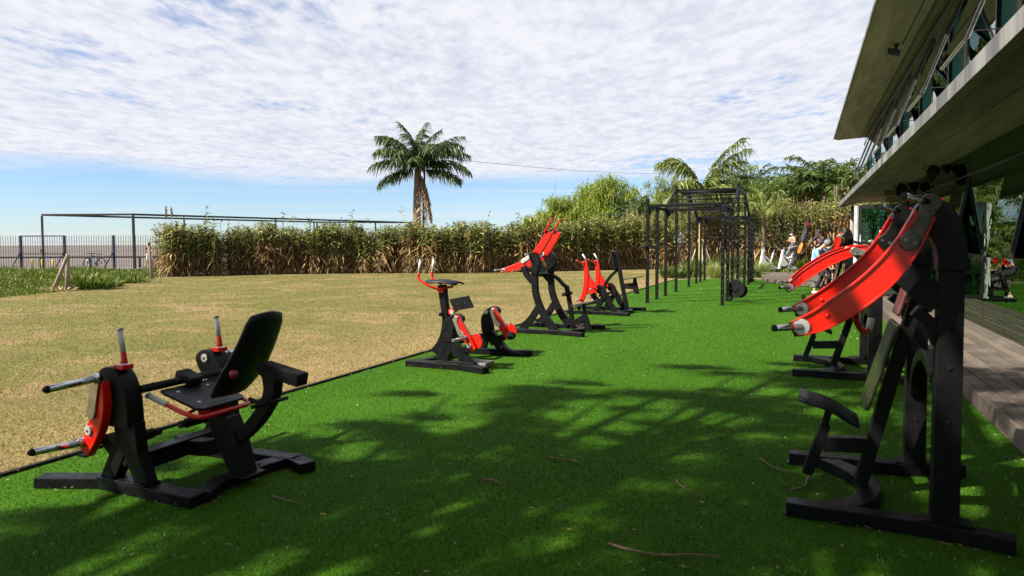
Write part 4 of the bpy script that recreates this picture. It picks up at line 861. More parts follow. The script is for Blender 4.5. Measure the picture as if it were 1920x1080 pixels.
        fr.obox(top + Vector((0, yc, 0)) + d * (h - .012) - nn * .014, d, (0, 1, 0), nn, .018, hw - .035, .022); fr.build('window_frame', FRAMEB, win, .003)
        e = MB(); e.obox(top + Vector((0, y + .045, 0)) + d * h / 2 - nn * .038, d, (0, 1, 0), nn, h / 2 - .02, .008, .003); e.build('frame_trim', ALU, win)
    m = MB(); m.box(XG - .015, XG + .05, -12, 27.95, zt - .015, zt + .015); m.box(XG + .014, XG + .04, -12, 27.95, zk, zk + .02); m.build('transom', FRAMEB, t, .002)
    # glass door leaf standing open across the deck
    m = MB(); yD = 20.0
    m.box(1.35, 2.72, yD, yD + .06, 2.42, 2.52); m.box(1.35, 1.43, yD, yD + .06, .16, 2.42); m.box(2.66, 2.72, yD, yD + .06, .16, 2.42); m.box(1.43, 2.66, yD, yD + .06, .16, .22); df = m.build('door', FRAMEB, t, .004)
    m = MB(); m.box(1.43, 2.66, yD + .024, yD + .036, .22, 2.42); m.build('door_glass', GLASSD, df)
    m = MB(); m.rod((1.40, yD - .05, 1.0), (1.40, yD - .05, 1.75), .014, 10); m.rod((1.40, yD - .05, 1.15), (1.40, yD, 1.15), .01, 8); m.rod((1.40, yD - .05, 1.6), (1.40, yD, 1.6), .01, 8); m.build('handle', ALU, df)
    m = MB(); m.box(1.25, 1.345, yD, yD + .09, .16, 2.5); m.box(1.305, 1.318, yD - .012, yD, .16, 2.5); m.build('door_post', mat('pale grey aluminium', (.50, .52, .52), .5, .2), t, .003)
    m = MB(); m.box(1.84, 1.97, yD + .015, yD + .02, 1.62, 1.86); pp = m.build('notice', PAPER, df)
    m = MB(); m.box(1.85, 1.96, yD + .0125, yD + .0145, 1.63, 1.66); m.build('notice_band', mat('ochre print', (.45, .36, .05), .7), pp)
    m = MB()
    for i in range(6): m.box(1.86, 1.90 + .05 * rng.random(), yD + .0125, yD + .0145, 1.70 + .022 * i, 1.706 + .022 * i)
    m.build('notice_text', mat('grey ink', (.2, .25, .25), .7), pp)
building()
m = MB(); m.tube([(1.80, 30, -.02), (1.79, 30.02, 1.2), (1.82, 30, 2.98)], [.085, .08, .075], 9); tag(m.build('timber_post', TIMB), 'weathered round timber post under the far corner of the slab', 'post')
m = MB(); m.box(2.32, 2.68, 23.9, 24.25, 2.98, 3.29); tag(m.build('junction_box', mat('brown box paint', (.22, .15, .09), .6), None, .01), 'small brown box fixed under the slab near the glass door', 'box')
def speaker(x, y, sg, label):
    t = thing('ceiling_spotlight', (x, y, 3.2), label, 'floodlight', 'black floodlights under the slab')
    zc = 3.33 + (x - 2.9) * .2167 * .0
    zc = 3.03 + (x - 1.47) * (.31 / 1.43)
    b = MB(); b.box(x - .05, x + .05, y - .07, y + .07, zc - .035, zc - .002); b.build('mount', BLACKD, t)
    s = MB(); c = Vector((x, y, zc - .27)); ax = Vector((sg * .35, .25, -1)).normalized()
    u = ax.cross(Vector((0, 1, 0))).normalized(); v = ax.cross(u)
    def ring(o, a, b_): return [c + ax * o + u * i * a + v * j * b_ for i, j in ((-1, -1), (1, -1), (1, 1), (-1, 1))]
    R0, R1, R2 = ring(-.16, .085, .09), ring(-.06, .115, .11), ring(.16, .055, .08)
    s.add(R0 + R1 + R2, [(0, 1, 2, 3), (11, 10, 9, 8)] + [(i + 4 * k, (i + 1) % 4 + 4 * k, (i + 1) % 4 + 4 + 4 * k, i + 4 + 4 * k) for k in (0, 1) for i in range(4)])
    s.build('housing', BLACKD, t, .012)
    a = MB(); a.tube(smooth([(x + sg * .05, y - .1, zc - .03), (x + sg * .14, y - .12, zc - .1), (x + sg * .15, y - .12, zc - .2), (x + sg * .1, y - .13, zc - .26)], 4), .009, 6); a.build('bracket', BLACKD, t)
speaker(2.50, 16.73, -1, 'black spotlight under the slab, nearer pair, further from the glass'); speaker(2.8, 16.7, 1, 'black spotlight under the slab, nearer pair, close against the glass')
speaker(2.45, 21.35, -1, 'black spotlight under the slab, farther pair, further from the glass'); speaker(2.76, 21.3, 1, 'black spotlight under the slab, farther pair, close against the glass')
for x, lab in ((2.56, 'small dark camera under the slab, left of its twin above the brown box'), (2.76, 'small dark camera under the slab, right of its twin beside the glass')):
    t = thing('security_camera', (x, 22.9, 3.1), lab, 'camera', 'small cameras under the slab'); zc = 3.03 + (x - 1.47) * .2168
    m = MB(); m.rod((x, 22.9, zc - .002), (x, 22.9, zc - .08), .04, 10); m.build('mount', FRAMEB, t)
    m = MB(); m.tube([(x, 22.95, zc - .1), (x - .02, 22.75, zc - .15)], [.045, .05], 10); m.build('housing', FRAMEB, t)
t = thing('roof_floodlight', (1.62, 15.5, 5.3), 'small black floodlight hanging from the underside of the roof overhang', 'floodlight')
m = MB(); m.box(1.62, 1.70, 15.46, 15.56, 5.40, 5.435); m.bar((1.66, 15.5, 5.42), (1.64, 15.48, 5.33), .05, .03); m.build('mount', FRAMEB, t)
m = MB(); m.obox((1.58, 15.42, 5.27), (1, .5, -.2), (-.5, 1, 0), (.2, 0, 1), .13, .05, .06); m.build('housing', FRAMEB, t, .01)
m = MB(); m.obox((1.545, 15.37, 5.265), (1, .5, -.2), (-.5, 1, 0), (.2, 0, 1), .085, .008, .04); m.build('lens', CAPW, t)
m = MB(); m.rod((1.76, 15.5, 5.425), (1.76, -13, 5.425), .012, 6); m.build('conduit', FRAMEB, t)
# ------------------------------------------------------------------ plants
def sph(n): return nrm(rng.normal(size=(n, 3)))
def reed_bed(name, path, thick, hfun, per_m, label, z0=0., green_from=.42, plume=0.):
    path = [np.array(p, float) for p in path]; s = Strips(); seg = [np.linalg.norm(b - a) for a, b in zip(path[:-1], path[1:])]; tot = sum(seg); n = int(tot * per_m)
    u = rng.uniform(0, tot, n); P = np.zeros((n, 3)); acc = 0
    for (a, b, l) in zip(path[:-1], path[1:], seg):
        k = (u >= acc) & (u <= acc + l); d = (b - a) / l; nn = np.array([-d[1], d[0]])
        w = rng.random(k.sum()) ** 1.5 * thick + rng.normal(0, .12, k.sum()) + .16 * np.sin(u[k] * 2.3) + .12 * np.sin(u[k] * 5.1); q = a + d * (u[k] - acc)[:, None] + nn * w[:, None]; P[k, :2] = q; acc += l
    h = hfun(u / tot) * rng.uniform(.78, 1.03, n) * (1 + .07 * np.sin(u * 1.7) + .05 * np.sin(u * 4.3)); tall = rng.random(n) < .018; h[tall] *= rng.uniform(1.08, 1.3, tall.sum())
    P[:, 2] = z0; D = np.stack([rng.normal(0, .07, n), rng.normal(0, .07, n), np.ones(n)], 1)
    s.add(P, D, h, rng.uniform(.018, .034, n), -.0, 2, 2, rng.uniform(-3, 3, n), lambda t: 1 - .5 * t)
    for k in range(26):
        t = .10 + .9 * (k + rng.random(n)) / 26; q = P + nrm(D) * (h * t)[:, None]; a = rng.uniform(0, 2 * math.pi, n)
        up = .35 + .6 * t; d = np.stack([np.cos(a), np.sin(a), up + rng.normal(0, .2, n)], 1); grn = rng.random(n) < np.clip((t - green_from + .18 * np.sin(u * .9)) / .25, .04, .96)
        keep = (rng.random(n) < (.42 + .58 * t))
        L = rng.uniform(.28, .62, n) * (.65 + .4 * np.sin(np.pi * np.clip(t, 0, 1))); d[~grn, 2] -= .7
        s.add(q[keep], d[keep], L[keep], rng.uniform(.03, .075, n)[keep], rng.uniform(.3, .85, n)[keep], 4, np.where(grn, 0, 1)[keep])
    # leaf litter and dead blades at the foot
    q = P.copy(); a = rng.uniform(0, 2 * math.pi, n); s.add(q, np.stack([np.cos(a), np.sin(a), rng.uniform(.0, .8, n)], 1), rng.uniform(.15, .4, n), .03, .4, 2, 1)
    if plume:
        k = rng.random(n) < plume; q = P[k] + nrm(D[k]) * (h[k] * .97)[:, None]; m = k.sum()
        for j in range(16):
            qq = q + np.array([0, 0, 1.]) * rng.uniform(0, .38, m)[:, None]; a = rng.uniform(0, 6.28, m)
            s.add(qq, np.stack([np.cos(a) * .35, np.sin(a) * .35, np.ones(m)], 1), rng.uniform(.12, .24, m), .03, .1, 2, 3)
    return tag(s.build(name, [REEDG, REEDD, REEDS, PLUME], None, (path[0][0], path[0][1], z0)), label, 'reeds', None, 'stuff')
H1 = [(-27.9, 23.6), (-26.8, 26.2), (-24.2, 28.6), (-21, 30.6), (-17.3, 31.7), (-13.2, 35.4), (-9.4, 40.2)]
H1 = H1[::-1]; H1r = H1[::-1]
def flip(p): return p[::-1]
reed_bed('reed_hedge', H1r, 1.7, lambda u: 2.42 + .25 * u + .3 * np.clip((u - .62) / .3, 0, 1), 115, 'long clipped hedge of giant reeds, green above dry canes, along the lawn')
reed_bed('reed_bank', [(-9.6, 40.0), (-6.6, 41.2), (-3, 41), (.4, 39.8), (3.5, 39.4), (7, 38)], 2.6, lambda u: 3.05 + .75 * np.clip((u - .12) / .4, 0, 1), 105, 'tall wild reed bank with brown plumes behind the climbing rig', 0, .5, .10)
s = Strips(); q0 = cp(33.2, 322)
# three brown plumes standing above the left end of the hedge, and taller green shoots along it
def tall_reed(px, depth, ytop, plume, lab):
    b = cp(depth, px); h = 1.55 + (457.5 - ytop) / 1280 * depth; m = Strips(); P = np.array([[b.x, b.y, .3]]); m.add(P, [[.03, .02, 1]], h - .3, .035, 0, 3, 2, np.array([.3]), lambda t: 1 - .4 * t)
    if plume:
        n = 60; q = np.tile([[b.x, b.y, 0]], (n, 1)) + np.stack([rng.normal(0, .02, n) + .03 * h, rng.normal(0, .02, n) + .02 * h, rng.uniform(h - .6, h - .1, n)], 1); m.add(q, np.stack([rng.normal(0, .12, n), rng.normal(0, .12, n), np.ones(n)], 1), .17, .03, .02, 2, 3)
    else:
        n = 26; t = rng.uniform(.55, 1, n); a = rng.uniform(0, 6.28, n); q = np.stack([b.x + .03 * h * t, b.y + .02 * h * t, h * t], 1); m.add(q, np.stack([np.cos(a), np.sin(a), np.full(n, .9)], 1), rng.uniform(.35, .6, n), .055, .7, 4, 0)
    o = m.build('tall_reed', [REEDG, REEDD, REEDS, PLUME], None, (b.x, b.y, 0)); tag(o, lab, 'reed', 'reeds standing out above the hedge')
for a in [(309, 33, 386, 1, 'brown plumed reed at the left end of the hedge, leftmost plume'), (319, 33.2, 387, 1, 'brown plumed reed at the left end of the hedge, middle plume'), (343, 33.4, 404, 1, 'shortest brown plumed reed near the left end of the hedge'),
          (384, 34, 386, 0, 'tall leafy reed with curled top rising over the thin beam'), (398, 34, 405, 0, 'shorter leafy reed right beside the tall curled one'), (530, 35, 400, 0, 'leafy reed rising above the middle of the hedge'), (548, 35, 408, 0, 'bushy reed top right of the one in the middle of the hedge'), (580, 36, 410, 0, 'thin leafy reed above the middle of the hedge'),
          (652, 36.5, 413, 0, 'left one of two close leafy reeds, left of the tall palm'), (663, 36.5, 411, 0, 'right one of two close leafy reeds, left of the tall palm'), (772, 37, 416, 0, 'leafy reed growing just left of the palm trunk'), (970, 40, 396, 0, 'single upright reed standing out against the sky left of the willows')]: tall_reed(*a)

def frond(s, base, az, el, L, bend, mi=0, nl=30, ll=.62, droop=.75, wl=.045, side=1.0, stiff=.0):
    """feather leaf; az from the viewer's right, el above level"""
    h = RGT * math.cos(az) + FWD * math.sin(az); p = Vector(base); N = 16; pts = [p.copy()]; tans = []
    for i in range(N):
        u = (i + .5) / N; e = el - bend * u ** 1.4; d = h * math.cos(e) + Vector((0, 0, 1)) * math.sin(e); tans.append(d); p = p + d * (L / N); pts.append(p.copy())
    A = np.array([tuple(q) for q in pts]); T = np.array([tuple(q) for q in tans] + [tuple(tans[-1])])
    for i in range(N): s.add(A[i:i + 1], T[i:i + 1], L / N * 1.08, .07 * (1 - i / N) + .02, 0, 1, mi, np.array([0.]), lambda t: 1.)
    sd = np.array(tuple(h.cross(Vector((0, 0, 1)))))
    for sg in (-1, 1):
        u = .16 + .84 * (np.arange(nl) + rng.random(nl) * .8) / nl; f = u * N; i = np.minimum(f.astype(int), N - 1); w = (f - i)[:, None]; q = A[i] * (1 - w) + A[i + 1] * w; t = T[i]
        d = t * .55 + sd * sg * side * rng.uniform(.5, 1.1, nl)[:, None] + np.stack([np.zeros(nl)] * 2 + [rng.normal(.05, .3, nl)], 1)
        l = ll * (.35 + .75 * np.sin(math.pi * np.clip(u, 0, .97)) ** .6) * rng.uniform(.8, 1.15, nl); s.add(q, d, l, wl, rng.uniform(.6, 1.2, nl) * droop, 3, mi)
def palm(name, label, b, ztop, r, fr, mats, tr=PTRUNK, dead=0, lean=(0, 0), group=None, **k):
    t = thing(name, (b.x, b.y, 0), label, 'palm', group); top = Vector((b.x + lean[0], b.y + lean[1], ztop)); n = 18; P = []; rr = []
    for i in range(n + 1):
        u = i / n; P.append((b.x + lean[0] * u ** 1.6, b.y + lean[1] * u ** 1.6, ztop * u)); rr.append(r * (1.25 - .45 * u + .04 * math.sin(i * 2.4)))
    m = MB(); m.tube(P, rr, 12); m.build('trunk', tr, t)
    s = Strips()
    for a in fr: frond(s, top + Vector((0, 0, rng.uniform(-.15, .1))), *a, **k)
    s.build('crown', mats, t)
    if dead:
        s = Strips()
        for i in range(dead):
            az = rng.uniform(-1.4, 1.0); frond(s, top + Vector((0, 0, -.1 - .08 * i)) + RGT * .05 - FWD * .12, az, -1.05, rng.uniform(1.6, 3.2), .5, 0, 30, .28, .6, .05)
        s.build('dead_fronds', [DRYF], t)
    return t
b = cp(42, 781)
fr = [(R(150), R(84), 3.4, R(45)), (R(30), R(80), 3.4, R(55)), (R(80), R(86), 3.2, R(50)), (R(-60), R(80), 3.2, R(60)), (R(-110), R(76), 3.2, R(70)), (R(178), R(62), 3.7, R(52)), (R(2), R(58), 3.7, R(62)), (R(175), R(74), 3.9, R(88)), (R(185), R(50), 3.5, R(70)), (R(5), R(68), 3.9, R(92)), (R(70), R(66), 3.6, R(85)), (R(-20), R(55), 3.5, R(85)), (R(180), R(58), 3.3, R(75)), (R(170), R(38), 3.7, R(62)), (R(200), R(28), 3.4, R(60)), (R(150), R(18), 3.1, R(60)), (R(190), R(75), 3.3, R(100)), (R(120), R(70), 3.2, R(80)), (R(90), R(82), 3.1, R(80)),
      (R(60), R(72), 3.3, R(100)), (R(30), R(62), 3.5, R(95)), (R(10), R(50), 3.7, R(85)), (R(-10), R(35), 3.8, R(75)), (R(0), R(20), 3.7, R(65)), (R(25), R(12), 3.3, R(50)), (R(-15), R(2), 3.5, R(45)), (R(-60), R(60), 3.0, R(110)), (R(-90), R(50), 2.9, R(110)),
      (R(-120), R(62), 3.1, R(100)), (R(240), R(45), 3.1, R(90)), (R(75), R(50), 3, R(70)), (R(105), R(40), 3, R(70)), (R(45), R(38), 3.2, R(70)), (R(-35), R(62), 3.4, R(100)), (R(180), R(5), 2.5, R(55)), (R(-150), R(60), 3.2, R(90)), (R(20), R(75), 3.2, R(85)), (R(160), R(68), 3.2, R(70))]
palm('palm_tree', 'lone tall palm with dark feathery crown and dead skirt behind the hedge', b, 6.1, .25, [(a, e_, l_ * rng.uniform(.74, 1.06), b_ * rng.uniform(.85, 1.15)) for a, e_, l_, b_ in fr], [LEAFD], PTRUNK, 12, (.1, .1), nl=66, ll=.66, droop=.85, wl=.062)
b = cp(39, 1313)
p2 = palm('palm_tree', 'young palm with two pale windblown fronds high above the climbing rig', b, 4.3, .085, [(R(8), R(72), 4.4, R(52)), (R(2), R(66), 4.1, R(58)), (R(14), R(60), 3.6, R(60)), (R(165), R(80), 3.6, R(108)), (R(172), R(76), 3.3, R(95)), (R(150), R(84), 3.2, R(80)), (R(-30), R(38), 2.6, R(95)), (R(30), R(48), 3.2, R(110)), (R(150), R(30), 2.3, R(100)), (R(-150), R(50), 2.2, R(100)), (R(0), R(25), 2.4, R(80)), (R(100), R(60), 2.2, R(90))], [LEAFP], YSTEM, 0, (-.02, 0), nl=80, ll=.85, droop=.75, wl=.07)
for i, (dx, dy) in enumerate(((-.62, -.1), (.72, .1), (.25, -.6))):
    m = MB(); m.bar((b.x + dx, b.y + dy, 0), (b.x + dx * .15, b.y + dy * .15, 1.75), .07, .06); tag(m.build('support_stake', mat('pale sawn wood', (.48, .42, .33), .8)), ['pale wooden stake propping the young palm, on its left', 'pale wooden stake propping the young palm, on its right', 'pale wooden stake propping the young palm, on the near side'][i], 'stake', 'stakes propping the young palm')
b = cp(36.5, 1431)
palm('palm_tree', 'slender palm with yellow green crown standing behind the white bikes', b, 3.0, .10, [(R(a), R(e), l, R(bd)) for a, e, l, bd in ((0, 70, 2.2, 50), (180, 66, 2.1, 60), (25, 50, 2.1, 70), (160, 45, 2.2, 80), (-40, 60, 1.9, 70), (-140, 50, 2, 80), (90, 75, 2.2, 60), (10, 30, 2, 70), (190, 25, 1.9, 70), (-90, 40, 1.7, 80))], [LEAFP], PTRUNK, 0, (0, 0), nl=28, ll=.55, droop=.6, wl=.045)
def rndfr(n, L, e0=10, e1=82): return [(R(i * 360 / n * 1.618 + 20), R(rng.uniform(e0, e1)), L * rng.uniform(.85, 1.15), R(rng.uniform(55, 95))) for i in range(n)]
for px, d, zt, L, n, mats, lab in [(1540, 44, 4.9, 3.4, 34, [LEAFB, LEAFP], 'largest bushy dark palm above the reed bank, nearest the glass building'), (1490, 46, 4.5, 3.0, 22, [LEAFB], 'mid green palm left of the largest dark one above the reeds'), (1618, 41, 3.9, 2.6, 18, [LEAFB], 'palm half hidden behind the corner of the glass building'),
        (1350, 47, 3.8, 2.9, 16, [LEAFB], 'broad green palm close behind the pale windblown one'), (1180, 50, 2.9, 2.5, 18, [LEAFD], 'dark low palm in front of the willow, left of the climbing rig'), (1405, 52, 5.2, 2.8, 18, [LEAFD], 'distant dark palm between the pale one and the yellow green one'), (1580, 50, 5.2, 3.2, 22, [LEAFB], 'green palm right behind the largest dark one')]:
    palm('palm_tree', lab, cp(d, px), zt, .16, rndfr(n, L), mats, BARK, 0, (.1, 0), nl=42, ll=.66, droop=.55, wl=.07)
def leafy_tree(name, label, cat, b, blobs, mats, n, L, Wd, hang=.8, trunk_r=.2, zt=3., spread=1., seg=2, group=None, per=45):
    t = thing(name, (b.x, b.y, 0), label, cat, group); m = MB(); m.tube(smooth([(b.x, b.y, -.05), (b.x + .1, b.y, zt * .5), (b.x, b.y + .1, zt)], 4), [trunk_r * (1.2 - .5 * i / 8) for i in range(9)], 9)
    top = Vector((b.x, b.y + .1, zt * .93)); s = Strips(); tot = sum(q[1][0] * q[1][1] * q[1][2] for q in blobs) 
    for c, r in blobs:
        c = Vector(c); mid = top.lerp(c, .5) + Vector((0, 0, .15 * r[2])); P = smooth([tuple(top), tuple(mid), tuple(c + Vector((0, 0, r[2] * .4)))], 4); m.tube(P, [trunk_r * .5 * (1 - .8 * i / len(P)) for i in range(len(P))], 6)
        for _ in range(3):
            e = c + Vector(tuple(sph(1)[0] * np.array(r) * .75)); m.tube([mid, (mid + e) / 2 + Vector((0, 0, .1)), e], [trunk_r * .22, trunk_r * .14, trunk_r * .05], 5)
        k = int(n * (r[0] * r[1] * r[2]) / tot); nc = max(6, k // per); cc = sph(nc) * (rng.random((nc, 1)) ** .38) * np.array(r) + np.array(tuple(c)); idx = rng.integers(0, nc, k)
        q = cc[idx] + rng.normal(0, 1, (k, 3)) * np.array(r) * .15 * spread; d = nrm(q - np.array(tuple(c))) * (1 - hang) + np.array([0, 0, -hang]) + rng.normal(0, .35, (k, 3))
        s.add(q, d, rng.uniform(.5, 1.2, k) * L, rng.uniform(.6, 1.2, k) * Wd, .1, seg, rng.choice(len(mats), k))
    m.build('trunk', BARK, t); s.build('crown', mats, t); return t
def blob(depth, px, y, rx, rz, ry=None):   # centre seen at px,y; radii in metres
    q = cp(depth, px); return ((q.x, q.y, 1.55 + (457 - y) / 1280 * depth), (rx, ry or rx, rz))
leafy_tree('willow_tree', 'biggest yellow green willow with rounded crown left of the climbing rig', 'willow', cp(72, 1140), [blob(72, 1140, 372, 3.0, 2.0), blob(72, 1175, 395, 2.4, 2.2), blob(71, 1098, 400, 2.8, 1.9), blob(70, 1140, 425, 3.6, 1.6)], [LEAFW], 15000, .8, .09, .65, .3, 3.)
leafy_tree('willow_tree', 'lower sloping yellow green willow at the left end of the tree group', 'willow', cp(68, 1050), [blob(68, 1052, 402, 2.2, 1.6), blob(68, 1020, 420, 2.2, 1.1), blob(67, 1075, 425, 2.4, 1.5), blob(68, 990, 435, 1.6, .8)], [LEAFW], 10000, .75, .085, .65, .25, 2.)
leafy_tree('airy_tree', 'thin crowned pale green tree with sky showing through, behind the rig', 'tree', cp(60, 1248), [blob(60, 1228, 360, 1.1, 1.2), blob(60, 1252, 350, 1.1, 1.0), blob(60, 1270, 375, 1.3, 1.4), blob(60, 1235, 400, 1.6, 1.3)], [LEAFW], 3600, .5, .06, .6, .16, 4.5)
leafy_tree('bushy_tree', 'dense green bushy tree behind the right half of the rig', 'tree', cp(55, 1385), [blob(55, 1360, 355, 1.5, 1.4), blob(55, 1395, 350, 1.5, 1.5), blob(54, 1420, 370, 1.5, 1.4), blob(54, 1330, 375, 1.6, 1.3), blob(53, 1380, 400, 3, 1.4)], [LEAFB, LEAFW], 13000, .36, .09, .4, .2, 4.)
leafy_tree('bushy_tree', 'green bushy tree filling the gap left of the glass building', 'tree', cp(50, 1600), [blob(50, 1600, 355, 1.3, 1.2), blob(50, 1570, 350, 1.3, 1.2), blob(49, 1630, 345, 1.2, 1.1), blob(49, 1520, 385, 2.2, 1.4), blob(49, 1450, 375, 1.9, 1.4), blob(49, 1490, 355, 1.5, 1.2)], [LEAFB, LEAFW], 13000, .34, .09, .4, .2, 3.5)
leafy_tree('bushy_tree', 'low dark bushes in front of the willows behind the hedge', 'bush', cp(56, 1200), [blob(56, 1215, 405, 1.4, 1.2), blob(56, 1165, 420, 1.6, 1.0), blob(56, 1290, 395, 1.6, 1.3), blob(56, 1255, 420, 2, 1.1)], [LEAFB, LEAFW], 9000, .32, .08, .4, .15, 2.)
def tuft(name, label, c, n, h, spread, mats, wd=.02, lean=.5, droop=.5, cat='plant', group=None, seg=3):
    a = rng.uniform(0, 6.28, n); rr = rng.random(n) ** .6 * spread; P = np.stack([c[0] + np.cos(a) * rr, c[1] + np.sin(a) * rr, np.zeros(n)], 1)
    D = np.stack([np.cos(a) * lean * rng.random(n) * 1.5, np.sin(a) * lean * rng.random(n) * 1.5, np.ones(n)], 1); s = Strips(); s.add(P, D, h * rng.uniform(.6, 1.1, n), wd, droop * rng.uniform(.3, 1., n), seg, rng.choice(len(mats), n))
    return tag(s.build(name, mats, None, (c[0], c[1], 0)), label, cat, group)
TG = 'clumps of grass and shrubs beyond the turf'
for px, yb, n, h, sp, mats, wd, lab in [
    (1342, 521, 900, .95, .35, [FTUFT], .012, 'pale yellow fountain grass clump behind the middle of the rig'), (1290, 519, 500, .8, .5, [LEAFB, WILD], .03, 'dark leafy shrub behind the left posts of the rig'), (1262, 521, 500, .7, .5, [LEAFB], .03, 'low dark shrub at the left end of the planting, by the rig'),
    (1315, 514, 700, 1.2, .55, [WILD, LEAFB], .022, 'bright green grass clump around the palm stakes'), (1372, 514, 800, 1.5, .6, [WILD, LEAFB], .02, 'tall feathery green clump between the right posts of the rig'), (1398, 520, 500, .7, .5, [LEAFB], .03, 'low round shrub between the last right posts'),
    (1418, 516, 600, 1.0, .5, [FTUFT, WILD], .016, 'yellowish grass clump right of the rig'), (1441, 512, 600, .9, .5, [WILD], .02, 'bright green grass in front of the first white bike'), (1466, 511, 600, .95, .5, [WILD, FTUFT], .02, 'green grass clump in front of the second white bike'),
    (1500, 511, 130, 1.05, .25, [WILD], .05, 'broad strap leaved plant beneath the black flag'), (1482, 509, 120, .9, .3, [LEAFB], .05, 'dark strap leaved plant left of the flag foot'), (1524, 510, 420, 1.0, .5, [LEAFB, WILD], .03, 'dark green clump in front of the third white bike'), (1430, 521, 260, .35, .25, [LEAFB], .02, 'tiny shrub at the curved end of the deck'),
    (1550, 509, 500, 1.3, .7, [LEAFB], .03, 'tall dark clump behind the seated man')]:
    d = 1.55 * 1280 / (yb - 456); c = cp(d, px); tuft('grass_clump' if wd < .03 else 'shrub', lab, (c.x, c.y), n, h, sp, mats, wd, .5, .5, 'plant', TG)
# loose ground plants under them
n = 9000; P = np.stack([rng.uniform(-7.5, 5, n), rng.uniform(29.5, 41, n), np.zeros(n)], 1)
k = in_poly(P, [(-5.1, 30.2), (-3, 31.1), (-1.75, 31.2), (-1.9, 35.2), (1.6, 36), (5, 36), (5, 41), (-7.5, 41), (-6, 34)]); P = P[k]; n = len(P)
s = Strips(); s.add(P, np.stack([rng.normal(0, .4, n), rng.normal(0, .4, n), np.ones(n)], 1), rng.uniform(.15, .6, n), .022, .4, 3, rng.choice(3, n, p=[.5, .35, .15]))
tag(s.build('ground_cover', [WILD, LEAFB, FTUFT], None, (-1, 33, 0)), 'mixed low green plants covering the bed beyond the turf', 'ground cover', None, 'stuff')
# wild grass strip along the promenade
WG = [(-17, -10), (-18.8, 4), (-21.7, 12.4), (-22.6, 14.8), (-26.4, 19.4), (-28.2, 23.8), (-28.6, 26)] + [(cp(d, p).x, cp(d, p).y) for d, p in ((40.8, 330), (41, -500), (41, -1400))] + [(-60, -10)]
P = scatter(110000, 19, 52, WG, -75, -42, .9); n = len(P); dl = np.zeros(n)
e = np.array(WG[1:7]); 
for i in range(n) if False else []: pass
dmin = np.full(n, 99.)
for a, b_ in zip(e[:-1], e[1:]):
    ab = b_ - a; tt = np.clip(((P[:, :2] - a) @ ab) / (ab @ ab), 0, 1); dmin = np.minimum(dmin, np.linalg.norm(P[:, :2] - (a + tt[:, None] * ab), axis=1))
hh = (.10 + .42 * np.clip(dmin / 4.5, 0, 1)) * (.8 + .5 * np.sin(P[:, 0] * .9) * np.sin(P[:, 1] * .7)); P[:, 2] = -.03
s = Strips(); s.add(P, np.stack([rng.normal(0, .35, n), rng.normal(0, .35, n), np.ones(n)], 1), np.maximum(hh, .07) * rng.uniform(.6, 1.3, n), rng.uniform(.010, .026, n), .35, 3, rng.choice(3, n, p=[.82, .12, .06]))
tag(s.build('wild_grass', [WILD, LEAFB, WILDD], None, (-30, 22, 0)), 'rough bright green grass between the lawn and the fence', 'wild grass', None, 'stuff')
for (px, yb, n, h, sp, mats, wd, lab) in [(172, 541, 320, .85, .7, [LEAFB, WILD], .04, 'dark big leaved weed clump right of the crossed stakes'), (148, 536, 260, .95, .6, [REEDG, WILD], .045, 'pale bladed weed clump between the crossed stakes and the bicycle'), (193, 537, 260, .55, .6, [LEAFB], .06, 'low dark weeds at the edge of the lawn'), (108, 545, 160, .3, .5, [WILDD], .03, 'tuft of dry straw at the foot of the leaning stake'), (242, 530, 240, .5, .7, [LEAFB, WILD], .05, 'green weeds near the single stake on the left')]:
    d = 1.55 * 1280 / (yb - 459); c = cp(d, px); tuft('weed_clump', lab, (c.x, c.y), n, h, sp, mats, wd, .7, .8, 'weeds', 'weeds along the lawn edge')
# broad tree outside the picture, behind and left of the viewer: it throws the dappled shade on the turf
def shade_tree(name, b, zt, blobs, n, label):
    leafy_tree(name, label, 'tree', Vector(b), blobs, [LEAFB], n, .36, .05, .35, .28, zt, .62, 1, per=95)
def over(gx, gy, z, rx, ry, rz=.45): return ((gx - .745 * z, gy - .772 * z, z), (rx, ry, rz))   # crown mass whose shade falls round gx, gy
shade_tree('shade_tree', (-6.2, -5.2, 0), 4.6, [over(-3.5, 3.2, 7.0, 1.0, .6), over(-1.7, 3.4, 6.8, 1.7, .8), over(-.4, 2.4, 6.2, 1.4, .8), over(-2.6, 5.0, 7.2, 1.1, .45), over(-.9, 5.2, 7., 1.6, .75), over(-1.4, 6.9, 7.4, 1.5, .5), over(-.2, 8.8, 7.8, 1.5, .4), over(-2.4, 6.3, 7.4, 1.2, .3), over(-3.9, 4.3, 7.2, .8, .3), over(-2.9, 2.0, 6.5, 1.3, .6), over(-1.2, 4.2, 6.4, 1.8, .6)], 18000, 'spreading tree behind the viewer that shades the turf')
shade_tree('shade_tree', (-3.0, -6.0, 0), 4.6, [over(.5, 3.8, 6.5, 1.5, .9, .6), over(.1, 5.7, 6.8, 1.2, .6, .5), over(.6, 6.8, 7.2, 1.5, .7), over(2.4, 6.9, 6.8, .9, .7), over(1.4, 8.2, 7.4, 1.5, .6), over(2.3, 8.4, 7.4, .9, .8), over(.2, 2.2, 6.2, 1.5, .8), over(2.5, 3.4, 6.5, .9, .8), over(.9, 4.3, 6.6, 1.0, .35, .4)], 15000, 'second tree behind the viewer, farther right')
